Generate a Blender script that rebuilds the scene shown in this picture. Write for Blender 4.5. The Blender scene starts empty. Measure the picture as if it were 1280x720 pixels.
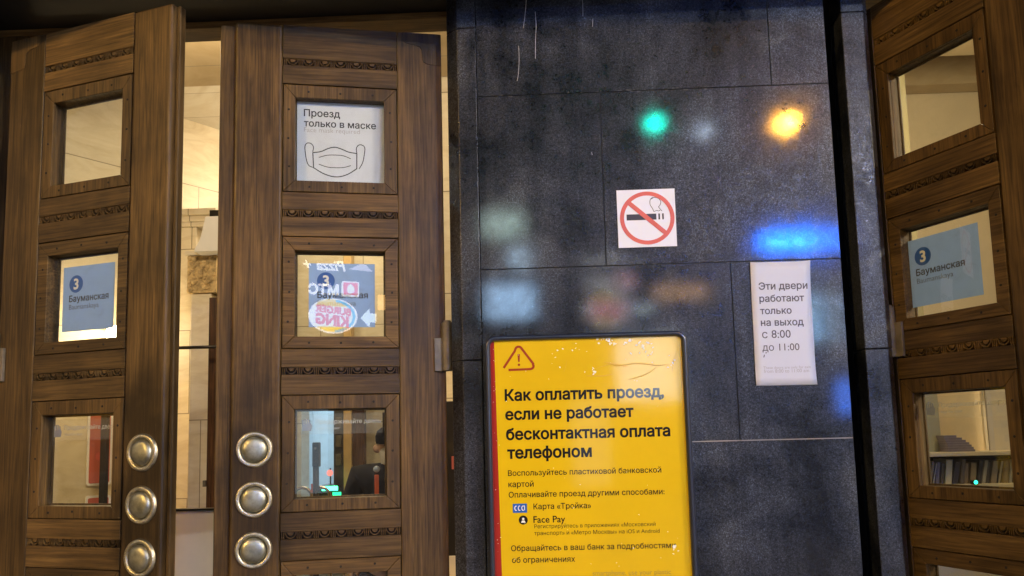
import bpy, bmesh, math, random
from mathutils import Vector, Matrix
from mathutils.geometry import delaunay_2d_cdt, interpolate_bezier
R = math.radians
SC = bpy.context.scene
COL = SC.collection
random.seed(7)

# ------------------------------------------------------------------ camera, sky, exposure
cd = bpy.data.cameras.new('camera')
cam = bpy.data.objects.new('camera', cd); COL.objects.link(cam)
cd.sensor_width = 36.0; cd.lens = 27.0; cd.shift_y = 0.06875      # the photo is an off-centre crop
cd.clip_start = 0.05; cd.clip_end = 400
_r = Vector((0.9990652, 0.03542808, -0.02477053)); _u = Vector((0.02828186, -0.10231562, 0.99434986)); _f = Vector((-0.0326935, 0.9941209, 0.10322195))
cam.matrix_world = Matrix(((_r.x, _u.x, -_f.x, 0), (_r.y, _u.y, -_f.y, 0), (_r.z, _u.z, -_f.z, 0), (0, 0, 0, 1)))
SC.camera = cam
W = bpy.data.worlds.new('World'); SC.world = W; W.use_nodes = True
nt = W.node_tree
sky = nt.nodes.new('ShaderNodeTexSky'); sky.sky_type = 'NISHITA'; sky.sun_disc = False
sky.sun_elevation = R(-3.0); sky.sun_rotation = R(200)
bg = nt.nodes['Background']; bg.inputs['Strength'].default_value = 1.9
nt.links.new(sky.outputs['Color'], bg.inputs['Color'])
SC.view_settings.view_transform = 'Standard'; SC.view_settings.look = 'None'
SC.view_settings.exposure = 0.0; SC.view_settings.gamma = 1.0; SC.view_settings.use_curve_mapping = False
SC.cycles.max_bounces = 10; SC.cycles.transparent_max_bounces = 24
SC.cycles.sample_clamp_indirect = 6.0

GROUND = -1.65          # eye level is z = 0
# light strengths (radiance of the glowing surfaces)
L_ORANGE, L_COOL, L_WARM, L_GREEN, L_BLUE = 2400, 32, 7500, 120, 230
L_FILL, L_LEFT = 3400, 4500
L_INT = 1.0

# ------------------------------------------------------------------ materials
def new_mat(name):
    m = bpy.data.materials.new(name); m.use_nodes = True
    return m, m.node_tree, m.node_tree.nodes['Principled BSDF']
def setp(b, **k):
    for n, v in k.items():
        n = n.replace('_', ' ')
        if n in b.inputs: b.inputs[n].default_value = v
def N(t, typ, **k):
    n = t.nodes.new(typ)
    for a, v in k.items():
        if a in n.inputs: n.inputs[a].default_value = v
        else: setattr(n, a, v)
    return n
def ramp(t, fac, stops):
    r = t.nodes.new('ShaderNodeValToRGB')
    while len(r.color_ramp.elements) < len(stops): r.color_ramp.elements.new(.5)
    for e, (p, c) in zip(r.color_ramp.elements, stops):
        e.position = p; e.color = (c[0], c[1], c[2], 1) if not isinstance(c, (int, float)) else (c, c, c, 1)
    t.links.new(fac, r.inputs['Fac']); return r.outputs['Color']
def mixc(t, a, b, f, mode='MIX'):
    n = t.nodes.new('ShaderNodeMix'); n.data_type = 'RGBA'; n.blend_type = mode
    for s, v in ((6, a), (7, b), (0, f)):
        if isinstance(v, (int, float)): n.inputs[s].default_value = v
        elif isinstance(v, tuple): n.inputs[s].default_value = (v[0], v[1], v[2], 1)
        else: t.links.new(v, n.inputs[s])
    return n.outputs[2]
def math_n(t, op, a, b=None, c=None):
    n = t.nodes.new('ShaderNodeMath'); n.operation = op
    for i, v in enumerate((a, b, c)):
        if v is None: continue
        if isinstance(v, (int, float)): n.inputs[i].default_value = v
        else: t.links.new(v, n.inputs[i])
    return n.outputs[0]
def coords(t, scale=(1, 1, 1), rand=True):
    tc = t.nodes.new('ShaderNodeTexCoord'); mp = t.nodes.new('ShaderNodeMapping')
    mp.inputs['Scale'].default_value = scale
    src = tc.outputs['Object']
    if rand:
        oi = t.nodes.new('ShaderNodeObjectInfo'); ad = t.nodes.new('ShaderNodeVectorMath'); ad.operation = 'MULTIPLY_ADD'
        cb = t.nodes.new('ShaderNodeCombineXYZ')
        for i in range(3): t.links.new(oi.outputs['Random'], cb.inputs[i])
        ad.inputs[1].default_value = (37.0, 19.0, 53.0)
        t.links.new(cb.outputs[0], ad.inputs[0]); t.links.new(src, ad.inputs[2]); src = ad.outputs[0]
    t.links.new(src, mp.inputs['Vector']); return mp.outputs['Vector'], tc.outputs['Object']
def noise(t, v, scale, detail=4, rough=.55, dist=0):
    n = N(t, 'ShaderNodeTexNoise', Scale=scale, Detail=detail, Roughness=rough, Distortion=dist)
    t.links.new(v, n.inputs['Vector']); return n.outputs['Fac']
def bump(t, b, h, strength=.3, dist=.002):
    n = N(t, 'ShaderNodeBump', Strength=strength, Distance=dist)
    t.links.new(h, n.inputs['Height']); t.links.new(n.outputs['Normal'], b.inputs['Normal'])

def wood(name, along, dark=(.044, .0255, .0085), mid=(.096, .0565, .0185), light=(.165, .102, .034), rough=.42):
    """varnished oak, grain along 'x' or 'z'"""
    m, t, b = new_mat(name)
    s = {'z': (17, 17, 1.3), 'x': (1.3, 17, 17)}[along]
    v, raw = coords(t, s)
    d = noise(t, v, 1.1, 3, .5)
    wv = N(t, 'ShaderNodeTexWave', Scale=1.25, Distortion=14.0, Detail=4.0)
    wv.inputs['Detail Scale'].default_value = 1.2; wv.bands_direction = 'X' if along == 'z' else 'Z'
    t.links.new(v, wv.inputs['Vector'])
    a = noise(t, v, 2.4, 6, .62, .6)
    f = math_n(t, 'ADD', math_n(t, 'MULTIPLY', a, .90), math_n(t, 'MULTIPLY', wv.outputs['Fac'], .10))
    c = ramp(t, f, [(.30, dark), (.52, mid), (.74, light)])
    s2 = {'z': (230, 230, 5), 'x': (5, 230, 230)}[along]
    v2, _ = coords(t, s2)
    pores = noise(t, v2, 1.0, 3, .6)
    pf = ramp(t, pores, [(.36, .38), (.50, 1.0)])
    c = mixc(t, c, pf, .62, 'MULTIPLY')
    v3, _ = coords(t, (1, 1, 1))
    blot = noise(t, v3, 2.6, 5, .6)
    bf = ramp(t, blot, [(.30, .38), (.50, .86), (.66, 1.25)])
    c = mixc(t, c, bf, .8, 'MULTIPLY')
    # grime rubbed into the stile around the push knobs
    sp = t.nodes.new('ShaderNodeSeparateXYZ'); t.links.new(raw, sp.inputs[0])
    ux = math_n(t, 'DIVIDE', math_n(t, 'SUBTRACT', math_n(t, 'ABSOLUTE', sp.outputs['X']), .49), .15)
    uz = math_n(t, 'DIVIDE', math_n(t, 'SUBTRACT', sp.outputs['Z'], 1.47), .52)
    dd = math_n(t, 'SQRT', math_n(t, 'ADD', math_n(t, 'MULTIPLY', ux, ux), math_n(t, 'MULTIPLY', uz, uz)))
    dd = math_n(t, 'ADD', dd, math_n(t, 'MULTIPLY', math_n(t, 'SUBTRACT', blot, .5), 1.6))
    gf = ramp(t, dd, [(.40, .26), (1.15, 1.0)])
    c = mixc(t, c, gf, .85, 'MULTIPLY')
    oi = t.nodes.new('ShaderNodeObjectInfo'); c = mixc(t, c, ramp(t, oi.outputs['Random'], [(0, (.72, .70, .70)), (.5, (1, 1, 1)), (1, (1.22, 1.16, 1.05))]), .9, 'MULTIPLY')
    vs_, _ = coords(t, (26, 26, 3.0) if along == 'z' else (3.0, 26, 26)); scuff = noise(t, vs_, 2.2, 6, .75, 1.2)
    c = mixc(t, c, (.24, .19, .13), mixc(t, (0, 0, 0), ramp(t, scuff, [(.67, 0.0), (.74, 1.0)]), .35))
    t.links.new(c, b.inputs['Base Color'])
    rr = N(t, 'ShaderNodeMapRange'); rr.inputs['To Min'].default_value = rough - .1; rr.inputs['To Max'].default_value = rough + .2
    t.links.new(blot, rr.inputs['Value']); t.links.new(rr.outputs[0], b.inputs['Roughness'])
    setp(b, Specular_IOR_Level=.30)
    bump(t, b, pores, .35, .0012)
    return m
WOOD_V = wood('oak_upright', 'z'); WOOD_H = wood('oak_crosswise', 'x')
WOOD_SHADE = wood('oak_recess_shade', 'x', (.006, .004, .003), (.010, .006, .004), (.018, .010, .006), .7)  # shade of the sunk ground between carved motifs, put into the colour
WOOD_IN = wood('dark_inner_wood', 'z', (.03, .014, .006), (.075, .034, .013), (.12, .06, .025), .45)

def granite(name):
    m, t, b = new_mat(name)
    v, raw = coords(t, (1, 1, 1), rand=False)
    big = noise(t, v, 2.1, 7, .66, .5)
    vst, _ = coords(t, (5.0, 5.0, .55), rand=False)
    run = noise(t, vst, 1.0, 5, .6, .3)                       # worn upright streaks
    mot = noise(t, v, 105, 6, .80)                              # crystal clusters
    sp = noise(t, v, 210, 4, .80)
    mix1 = math_n(t, 'ADD', math_n(t, 'MULTIPLY', big, .6), math_n(t, 'MULTIPLY', run, .4))
    c = ramp(t, mix1, [(.42, (.0038, .0052, .0095)), (.50, (.0080, .0102, .0175)), (.58, (.027, .032, .046))])
    c = mixc(t, c, ramp(t, mot, [(.36, .55), (.52, 1.0), (.66, 1.6)]), 1.0, 'MULTIPLY')
    c = mixc(t, c, ramp(t, sp, [(.38, .42), (.54, 1.0), (.67, 3.8)]), 1.0, 'MULTIPLY')
    t.links.new(c, b.inputs['Base Color'])
    fine = noise(t, v, 34, 8, .75)
    wear = math_n(t, 'ADD', math_n(t, 'MULTIPLY', mix1, .6), math_n(t, 'MULTIPLY', fine, .4))
    t.links.new(ramp(t, wear, [(.42, .22), (.58, .60)]), b.inputs['Roughness'])
    t.links.new(math_n(t, 'MULTIPLY', ramp(t, mot, [(.36, .30), (.64, .85)]), ramp(t, mix1, [(.42, .42), (.58, 1.0)])), b.inputs['Specular IOR Level'])
    t.links.new(ramp(t, wear, [(.42, .030), (.58, .092)]), b.inputs['Coat Roughness'])
    t.links.new(ramp(t, math_n(t, 'ADD', math_n(t, 'MULTIPLY', sp, .5), math_n(t, 'MULTIPLY', fine, .5)), [(.36, 1.0), (.66, .50)]), b.inputs['Coat Weight'])
    setp(b, Coat_IOR=1.5)
    hb = math_n(t, 'ADD', sp, math_n(t, 'MULTIPLY', mot, 1.2))
    for strength, sock in ((.14, 'Normal'), (.012, 'Coat Normal')):
        n = N(t, 'ShaderNodeBump', Strength=strength, Distance=.0016); t.links.new(hb, n.inputs['Height']); t.links.new(n.outputs['Normal'], b.inputs[sock])
    return m
GRANITE = granite('polished_black_granite')

def plain(name, col, rough=.6, metal=0.0, var=.15, scale=9.0, coat=0.0, coat_rough=.1, bumps=.05):
    m, t, b = new_mat(name)
    v, _ = coords(t)
    n = noise(t, v, scale, 5, .6)
    lo = tuple(x * (1 - var) for x in col); hi = tuple(min(1, x * (1 + var)) for x in col)
    t.links.new(ramp(t, n, [(.3, lo), (.7, hi)]), b.inputs['Base Color'])
    setp(b, Roughness=rough, Metallic=metal, Coat_Weight=coat, Coat_Roughness=coat_rough)
    if bumps:
        n2 = noise(t, v, scale * 12, 3, .6); bump(t, b, n2, bumps, .001)
    return m
def emit(name, col, strength):
    m, t, b = new_mat(name)
    setp(b, Base_Color=(.02, .02, .02, 1), Roughness=.4, Emission_Color=(col[0], col[1], col[2], 1), Emission_Strength=strength)
    return m
def stone_blocks(name, col, bw, bh, joint=(.30, .25, .17), plane='xz'):
    m, t, b = new_mat(name)
    tc = t.nodes.new('ShaderNodeTexCoord'); sp = t.nodes.new('ShaderNodeSeparateXYZ'); cb = t.nodes.new('ShaderNodeCombineXYZ')
    t.links.new(tc.outputs['Object'], sp.inputs[0])
    t.links.new(sp.outputs['X'], cb.inputs[0]); t.links.new(sp.outputs['Z' if plane == 'xz' else 'Y'], cb.inputs[1])
    br = N(t, 'ShaderNodeTexBrick', Scale=1.0); br.inputs['Brick Width'].default_value = bw; br.inputs['Row Height'].default_value = bh
    br.inputs['Mortar Size'].default_value = .004; br.inputs['Mortar Smooth'].default_value = .3
    br.inputs['Color1'].default_value = (*[x * .93 for x in col], 1); br.inputs['Color2'].default_value = (*[min(1, x * 1.05) for x in col], 1); br.inputs['Mortar'].default_value = (*joint, 1)
    t.links.new(cb.outputs[0], br.inputs['Vector'])
    v, _ = coords(t, (1, 1, 3))
    vn = noise(t, v, 2.5, 7, .65, 1.5)
    c = mixc(t, br.outputs['Color'], ramp(t, vn, [(.30, (.78, .72, .62)), (.6, (1, 1, 1))]), .8, 'MULTIPLY')
    t.links.new(c, b.inputs['Base Color']); setp(b, Roughness=.38)
    return m
MARBLE = stone_blocks('cream_marble_blocks', (.72, .63, .46), 1.15, .62)
MARBLE_BACK = stone_blocks('cream_marble_slabs', (.74, .66, .50), .8, .9)
SOFFIT = stone_blocks('tan_soffit_stone', (.50, .38, .21), 1.6, .7, plane='xy')
CEIL = stone_blocks('white_ceiling_panels', (.84, .80, .70), 1.4, .42, (.45, .40, .32), 'xy')
CARVED = plain('golden_carved_stone', (.50, .36, .17), .7, var=.5, scale=22, bumps=.8)
NICKEL = plain('worn_nickel_brass', (.40, .40, .33), .42, 1.0, .45, 24, bumps=.12)
NICKEL_RIM = plain('ribbed_dull_nickel', (.56, .52, .40), .40, 1.0, .35, 60, bumps=.25)
STEEL = plain('brown_painted_steel', (.17, .145, .11), .5, .35, .3, 20)
DARKMET = plain('dark_metal', (.04, .035, .03), .4, .7)
BLACK = plain('black_gap', (.008, .007, .006), .8)
PAPER = plain('white_print_paper', (.73, .765, .90), .55, var=.03, scale=3)
SHEET = plain('pale_blue_print_sheet', (.30, .47, .92), .55, var=.04, scale=3)
def _backlit(m):            # thin paper lets some of the light behind it through
    t = m.node_tree; b = t.nodes['Principled BSDF']; tl = t.nodes.new('ShaderNodeBsdfTranslucent'); tl.inputs['Color'].default_value = (.26, .42, .85, 1)
    mx = t.nodes.new('ShaderNodeMixShader'); mx.inputs[0].default_value = .18; t.links.new(b.outputs[0], mx.inputs[1]); t.links.new(tl.outputs[0], mx.inputs[2]); t.links.new(mx.outputs[0], t.nodes['Material Output'].inputs['Surface'])
_backlit(SHEET)
INK = plain('dark_print_ink', (.035, .037, .06), .6, var=.1)
INK_SOFT = plain('grey_print_ink', (.10, .10, .15), .6, var=.1)
INK_FAINT = plain('faded_print_ink', (.46, .46, .52), .6, var=.1)
INK_BLUE = plain('blue_print_ink', (.02, .11, .48), .5, var=.1)
INK_RED = plain('pale_red_print_ink', (.62, .12, .10), .5, var=.12)
WHITE = plain('white_print', (.80, .80, .82), .5, var=.03)
FILMTEXT = plain('translucent_white_lettering', (.55, .55, .56), .5, var=.2)
def poster_mat(name, col):
    m = plain(name, col, .45, var=.05, scale=4, coat=.8, coat_rough=.07, bumps=0)
    t = m.node_tree; b = t.nodes['Principled BSDF']; b.inputs['Specular IOR Level'].default_value = .1
    v, _ = coords(t); nn = noise(t, v, 7, 4, .6, .8); n2 = N(t, 'ShaderNodeBump', Strength=.05, Distance=.003)
    t.links.new(nn, n2.inputs['Height']); t.links.new(n2.outputs['Normal'], b.inputs['Coat Normal'])
    return m
YELLOW = poster_mat('glossy_yellow_poster', (.72, .485, .0015)); REDP = poster_mat('glossy_red_stripe', (.36, .022, .014))
POSTER_INK = poster_mat('glossy_black_poster_ink', (.012, .009, .006)); POSTER_BLUE = poster_mat('glossy_blue_poster_ink', (.02, .12, .50)); POSTER_RED = poster_mat('glossy_dark_red_ink', (.33, .045, .015))
NAVY = plain('navy_plastic_frame', (.016, .022, .045), .3, var=.2, coat=.6, coat_rough=.12, bumps=0)
FLAKE = plain('torn_clear_film', (.88, .86, .78), .35, var=.1, bumps=0)
CREAM_PANEL = plain('cream_painted_panel', (.82, .68, .50), .45, var=.04)
RED_PANEL = plain('red_notice', (.50, .12, .09), .5, var=.1)
SKIN = plain('skin', (.50, .30, .21), .5, var=.06)
CLOTH = plain('black_jacket_cloth', (.006, .006, .008), .8, var=.4, scale=30, bumps=.3)
MASKC = plain('pale_face_mask_cloth', (.70, .66, .60), .7, var=.05)
ORANGE = plain('orange_lanyard', (.62, .10, .02), .6)
LAMPGLASS = emit('warm_lamp_glass', (1, .72, .36), 26 * L_INT)
FACADE = plain('grey_street_facade', (.085, .08, .078), .8, var=.25, scale=1.5)
ASPHALT = plain('asphalt', (.05, .05, .052), .85, var=.3, scale=5, bumps=.3)
PAVING = plain('paving_stone', (.16, .155, .15), .75, var=.25, scale=4, bumps=.2)
FLOOR = plain('vestibule_floor_stone', (.26, .22, .17), .35, var=.2, scale=3)

CLOTH.node_tree.nodes['Principled BSDF'].inputs['Specular IOR Level'].default_value = .12
def glass():
    m = bpy.data.materials.new('window_glass'); m.use_nodes = True; t = m.node_tree
    t.nodes.remove(t.nodes['Principled BSDF'])
    out = t.nodes['Material Output']; tr = t.nodes.new('ShaderNodeBsdfTransparent'); tr.inputs['Color'].default_value = (.93, .95, .93, 1)
    gl = t.nodes.new('ShaderNodeBsdfGlossy'); gl.inputs['Roughness'].default_value = .012
    fr = t.nodes.new('ShaderNodeFresnel'); fr.inputs['IOR'].default_value = 1.52
    ge = t.nodes.new('ShaderNodeNewGeometry')
    f = math_n(t, 'MULTIPLY', math_n(t, 'MULTIPLY', fr.outputs[0], math_n(t, 'SUBTRACT', 1.0, ge.outputs['Backfacing'])), 1.8)
    mx = t.nodes.new('ShaderNodeMixShader'); t.links.new(f, mx.inputs[0]); t.links.new(tr.outputs[0], mx.inputs[1]); t.links.new(gl.outputs[0], mx.inputs[2])
    df = t.nodes.new('ShaderNodeBsdfDiffuse'); df.inputs['Color'].default_value = (.55, .55, .55, 1)
    vd, _ = coords(t); sm = noise(t, vd, 9, 8, .7, 1.5); m2 = t.nodes.new('ShaderNodeMixShader')
    t.links.new(ramp(t, sm, [(.42, .002), (.62, .018), (.74, .07)]), m2.inputs[0]); t.links.new(mx.outputs[0], m2.inputs[1]); t.links.new(df.outputs[0], m2.inputs[2])
    v, _ = coords(t); nn = noise(t, v, 5, 2, .5); n2 = N(t, 'ShaderNodeBump', Strength=.006, Distance=.002)
    t.links.new(nn, n2.inputs['Height']); t.links.new(n2.outputs['Normal'], gl.inputs['Normal'])
    t.links.new(m2.outputs[0], out.inputs['Surface']); return m
GLASS = glass()
def film():
    m = bpy.data.materials.new('clear_sticker_film'); m.use_nodes = True; t = m.node_tree
    b = t.nodes['Principled BSDF']; setp(b, Base_Color=(.8, .8, .82, 1), Roughness=.4, Alpha=.05); return m
FILM = film()

# ------------------------------------------------------------------ mesh helpers
class MB:
    def __init__(s): s.v = []; s.f = []; s.mi = []
    def add(s, vs, fs, mi=0):
        n = len(s.v); s.v += [tuple(v) for v in vs]; s.f += [[n + i for i in f] for f in fs]; s.mi += [mi] * len(fs); return s
    def box(s, x0, x1, y0, y1, z0, z1, mi=0):
        x0, x1 = min(x0, x1), max(x0, x1)
        return s.add([(x0, y0, z0), (x1, y0, z0), (x1, y1, z0), (x0, y1, z0), (x0, y0, z1), (x1, y0, z1), (x1, y1, z1), (x0, y1, z1)],
                     [(0, 3, 2, 1), (4, 5, 6, 7), (0, 1, 5, 4), (1, 2, 6, 5), (2, 3, 7, 6), (3, 0, 4, 7)], mi)
    def prism(s, poly, a, b, axis='y', mi=0):
        n = len(poly)
        P = (lambda p, h: (p[0], h, p[1])) if axis == 'y' else (lambda p, h: (p[0], p[1], h))
        return s.add([P(p, a) for p in poly] + [P(p, b) for p in poly],
                     [list(range(n)), list(range(2 * n - 1, n - 1, -1))] + [(i, i + n, (i + 1) % n + n, (i + 1) % n) for i in range(n)], mi)
    def ribbon(s, pts, w, y, closed=False, mi=0):
        """flat stroke in the xz plane"""
        p = [Vector(q) for q in pts]; n = len(p); vs = []
        for i in range(n):
            a = p[i - 1] if (i or closed) else p[i]; b = p[(i + 1) % n] if (i < n - 1 or closed) else p[i]
            d1 = (p[i] - a).normalized() if (p[i] - a).length > 1e-9 else (b - p[i]).normalized()
            d2 = (b - p[i]).normalized() if (b - p[i]).length > 1e-9 else d1
            d = (d1 + d2).normalized(); nn = Vector((-d.y, d.x)); k = min(2.0, 1 / max(.3, nn.dot(Vector((-d1.y, d1.x)))))
            for sg in (1, -1): q = p[i] + nn * (sg * w / 2 * k); vs.append((q.x, y, q.y))
        fs = [(2 * i, 2 * ((i + 1) % n), 2 * ((i + 1) % n) + 1, 2 * i + 1) for i in range(n if closed else n - 1)]
        return s.add(vs, fs, mi)
    def poly(s, pts, y, mi=0): return s.add([(p[0], y, p[1]) for p in pts], [list(range(len(pts)))], mi)
    def disc(s, cx, cz, r, y, n=40, rz=None, mi=0):
        rz = rz or r
        return s.poly([(cx + r * math.cos(2 * math.pi * i / n), cz + rz * math.sin(2 * math.pi * i / n)) for i in range(n)], y, mi)
    def ring(s, cx, cz, r0, r1, y, n=56, mi=0):
        vs = []
        for i in range(n):
            a = 2 * math.pi * i / n
            for r in (r0, r1): vs.append((cx + r * math.cos(a), y, cz + r * math.sin(a)))
        return s.add(vs, [(2 * i, 2 * i + 1, 2 * ((i + 1) % n) + 1, 2 * ((i + 1) % n)) for i in range(n)], mi)
    def lathe(s, prof, n=32, axis='y', c=(0, 0, 0), mi=0):
        """prof: (radius, height along axis)"""
        vs = []
        for r, h in prof:
            for i in range(n):
                a = 2 * math.pi * i / n; p, q = r * math.cos(a), r * math.sin(a)
                vs.append((c[0] + p, c[1] + h, c[2] + q) if axis == 'y' else (c[0] + p, c[1] + q, c[2] + h))
        fs = [(k * n + i, k * n + (i + 1) % n, (k + 1) * n + (i + 1) % n, (k + 1) * n + i) for k in range(len(prof) - 1) for i in range(n)]
        return s.add(vs, fs, mi)
    def tube(s, a, b, r, n=12, r2=None, mi=0):
        a, b = Vector(a), Vector(b); d = (b - a).normalized(); u = d.orthogonal().normalized(); w = d.cross(u); r2 = r if r2 is None else r2
        vs = [a + (u * math.cos(2 * math.pi * i / n) + w * math.sin(2 * math.pi * i / n)) * r for i in range(n)] + [b + (u * math.cos(2 * math.pi * i / n) + w * math.sin(2 * math.pi * i / n)) * r2 for i in range(n)]
        return s.add(vs, [list(range(n))[::-1], list(range(n, 2 * n))] + [(i, (i + 1) % n, (i + 1) % n + n, i + n) for i in range(n)], mi)
    def build(s, name, mat, parent=None, bevel=0, smooth=False, fix=True, seg=2):
        me = bpy.data.meshes.new(name); me.from_pydata(s.v, [], s.f)
        for mm in (mat if isinstance(mat, (list, tuple)) else [mat]): me.materials.append(mm)
        for p, i in zip(me.polygons, s.mi): p.material_index = i
        bm = bmesh.new(); bm.from_mesh(me)
        if fix: bmesh.ops.recalc_face_normals(bm, faces=bm.faces)
        if smooth:
            for f in bm.faces: f.smooth = True
        bm.to_mesh(me); bm.free()
        o = bpy.data.objects.new(name, me); COL.objects.link(o); o.parent = parent
        if bevel:
            md = o.modifiers.new('bevel', 'BEVEL'); md.width = bevel; md.segments = seg; md.limit_method = 'ANGLE'; md.angle_limit = R(40)
        if smooth and not bevel:
            me.shade_smooth() if hasattr(me, 'shade_smooth') else None
        return o
def tag(o, label=None, cat=None, group=None, kind=None):
    for k, v in (('label', label), ('category', cat), ('group', group), ('kind', kind)):
        if v: o[k] = v
    return o
def empty(name, loc=(0, 0, 0), rz=0, label=None, cat=None, group=None):
    o = bpy.data.objects.new(name, None); COL.objects.link(o); o.location = loc; o.rotation_euler = (0, 0, rz); o.empty_display_size = .1
    return tag(o, label, cat, group)
def struct(name, mb, mat): return tag(mb.build(name, mat), kind='structure')
def copy_tree(o, parent=None):
    c = o.copy(); COL.objects.link(c); c.parent = parent
    for ch in list(o.children): copy_tree(ch, c)
    return c

# ---- lettering: outlines of the built-in font, refilled so that no counter or stem is lost
def glyph_loops(txt, sp):
    c = bpy.data.curves.new('t', 'FONT'); c.body = txt; c.size = 1; c.space_character = sp
    o = bpy.data.objects.new('t', c); COL.objects.link(o)
    dg = bpy.context.evaluated_depsgraph_get(); dg.update(); cu = o.to_curve(dg, apply_modifiers=False); by = {}
    for s in cu.splines:
        L = []; n = len(s.bezier_points)
        for i in range(n):
            a, b = s.bezier_points[i], s.bezier_points[(i + 1) % n]; e = b.co - a.co
            st = (a.handle_right - a.co).cross(e).length < 1e-6 and (b.handle_left - b.co).cross(e).length < 1e-6
            L += [Vector((q.x, q.y)) for q in interpolate_bezier(a.co, a.handle_right, b.handle_left, b.co, 2 if st else 5)[:-1]]
        L2 = [q for i, q in enumerate(L) if (q - L[i - 1]).length > 1e-5]
        if len(L2) > 2: by.setdefault(s.character_index, []).append(L2)
    o.to_curve_clear(); bpy.data.objects.remove(o); bpy.data.curves.remove(c)
    return by
def _area(L): return sum(L[i - 1].x * L[i].y - L[i].x * L[i - 1].y for i in range(len(L))) / 2
def _wind(L, p):
    w = 0
    for i in range(len(L)):
        a, b = L[i - 1], L[i]
        if a.y <= p.y < b.y and (b - a).cross(p - a) > 0: w += 1
        elif b.y <= p.y < a.y and (b - a).cross(p - a) < 0: w -= 1
    return w
def letters(mb, txt, x, z, y, width=None, size=None, bold=0.0, sp=1.0, slant=0.0, stretch=1.0, mi=0, rise=0.0):
    by = glyph_loops(txt, sp)
    xs = [q.x for Ls in by.values() for L in Ls for q in L]; x0, x1 = min(xs), max(xs)
    s = size if size else width / (x1 - x0) / stretch
    for Ls in by.values():
        sgn = 1 if _area(max(Ls, key=lambda L: abs(_area(L)))) > 0 else -1
        if bold:
            nl = []
            for L in Ls:
                M = []
                for i in range(len(L)):
                    d1 = (L[i] - L[i - 1]).normalized(); d2 = (L[(i + 1) % len(L)] - L[i]).normalized(); d = d1 + d2
                    if d.length < 1e-3: M.append(L[i]); continue
                    d.normalize(); nn = Vector((d.y, -d.x)) * sgn
                    M.append(L[i] + nn * bold * min(1.6, 1 / max(.4, nn.dot(Vector((d1.y, -d1.x)) * sgn))))
                nl.append(M)
            Ls = nl
        vs = []; es = []
        for L in Ls:
            n = len(vs); vs += L; es += [(n + i, n + (i + 1) % len(L)) for i in range(len(L))]
        r = delaunay_2d_cdt(vs, es, [], 0, 1e-6); fs = []
        for f in r[2]:
            p = sum((r[0][i] for i in f), Vector((0, 0))) / len(f)
            if sum(_wind(L, p) for L in Ls): fs.append(list(f))
        mb.add([(x + (v.x - x0 + slant * v.y) * s * stretch, y, z + v.y * s + rise * (v.x - x0) * s) for v in r[0]], fs, mi)
    return mb
def arc(cx, cz, rx, rz, a0, a1, n=14):
    return [(cx + rx * math.cos(R(a0 + (a1 - a0) * i / n)), cz + rz * math.sin(R(a0 + (a1 - a0) * i / n))) for i in range(n + 1)]
def smooth_path(pts, n=8):
    P = [Vector(p) for p in pts]; out = []
    for i in range(len(P) - 1):
        p0, p1, p2, p3 = P[max(i - 1, 0)], P[i], P[i + 1], P[min(i + 2, len(P) - 1)]
        for k in range(n):
            t = k / n; out.append(tuple(.5 * ((2 * p1) + (p2 - p0) * t + (2 * p0 - 5 * p1 + 4 * p2 - p3) * t * t + (3 * p1 - p0 - 3 * p2 + p3) * t ** 3)))
    out.append(tuple(P[-1])); return out

# ------------------------------------------------------------------ setting: ground
struct('ground', MB().box(-60, 60, -60, 2.2, GROUND - .4, GROUND - .16), ASPHALT)
struct('pavement', MB().box(-40, 40, -7.0, 2.2, GROUND - .156, GROUND - .004), PAVING)
struct('entrance_step', MB().box(-8, 8, 2.2, 2.9, GROUND - .15, GROUND + .03), PAVING)
struct('far_pavement', MB().box(-40, 40, -20.0, -14.0, GROUND - .156, GROUND - .004), PAVING)
struct('vestibule_floor', MB().box(-8, 8, 2.9, 12.6, GROUND - .15, GROUND + .03), FLOOR)

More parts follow.
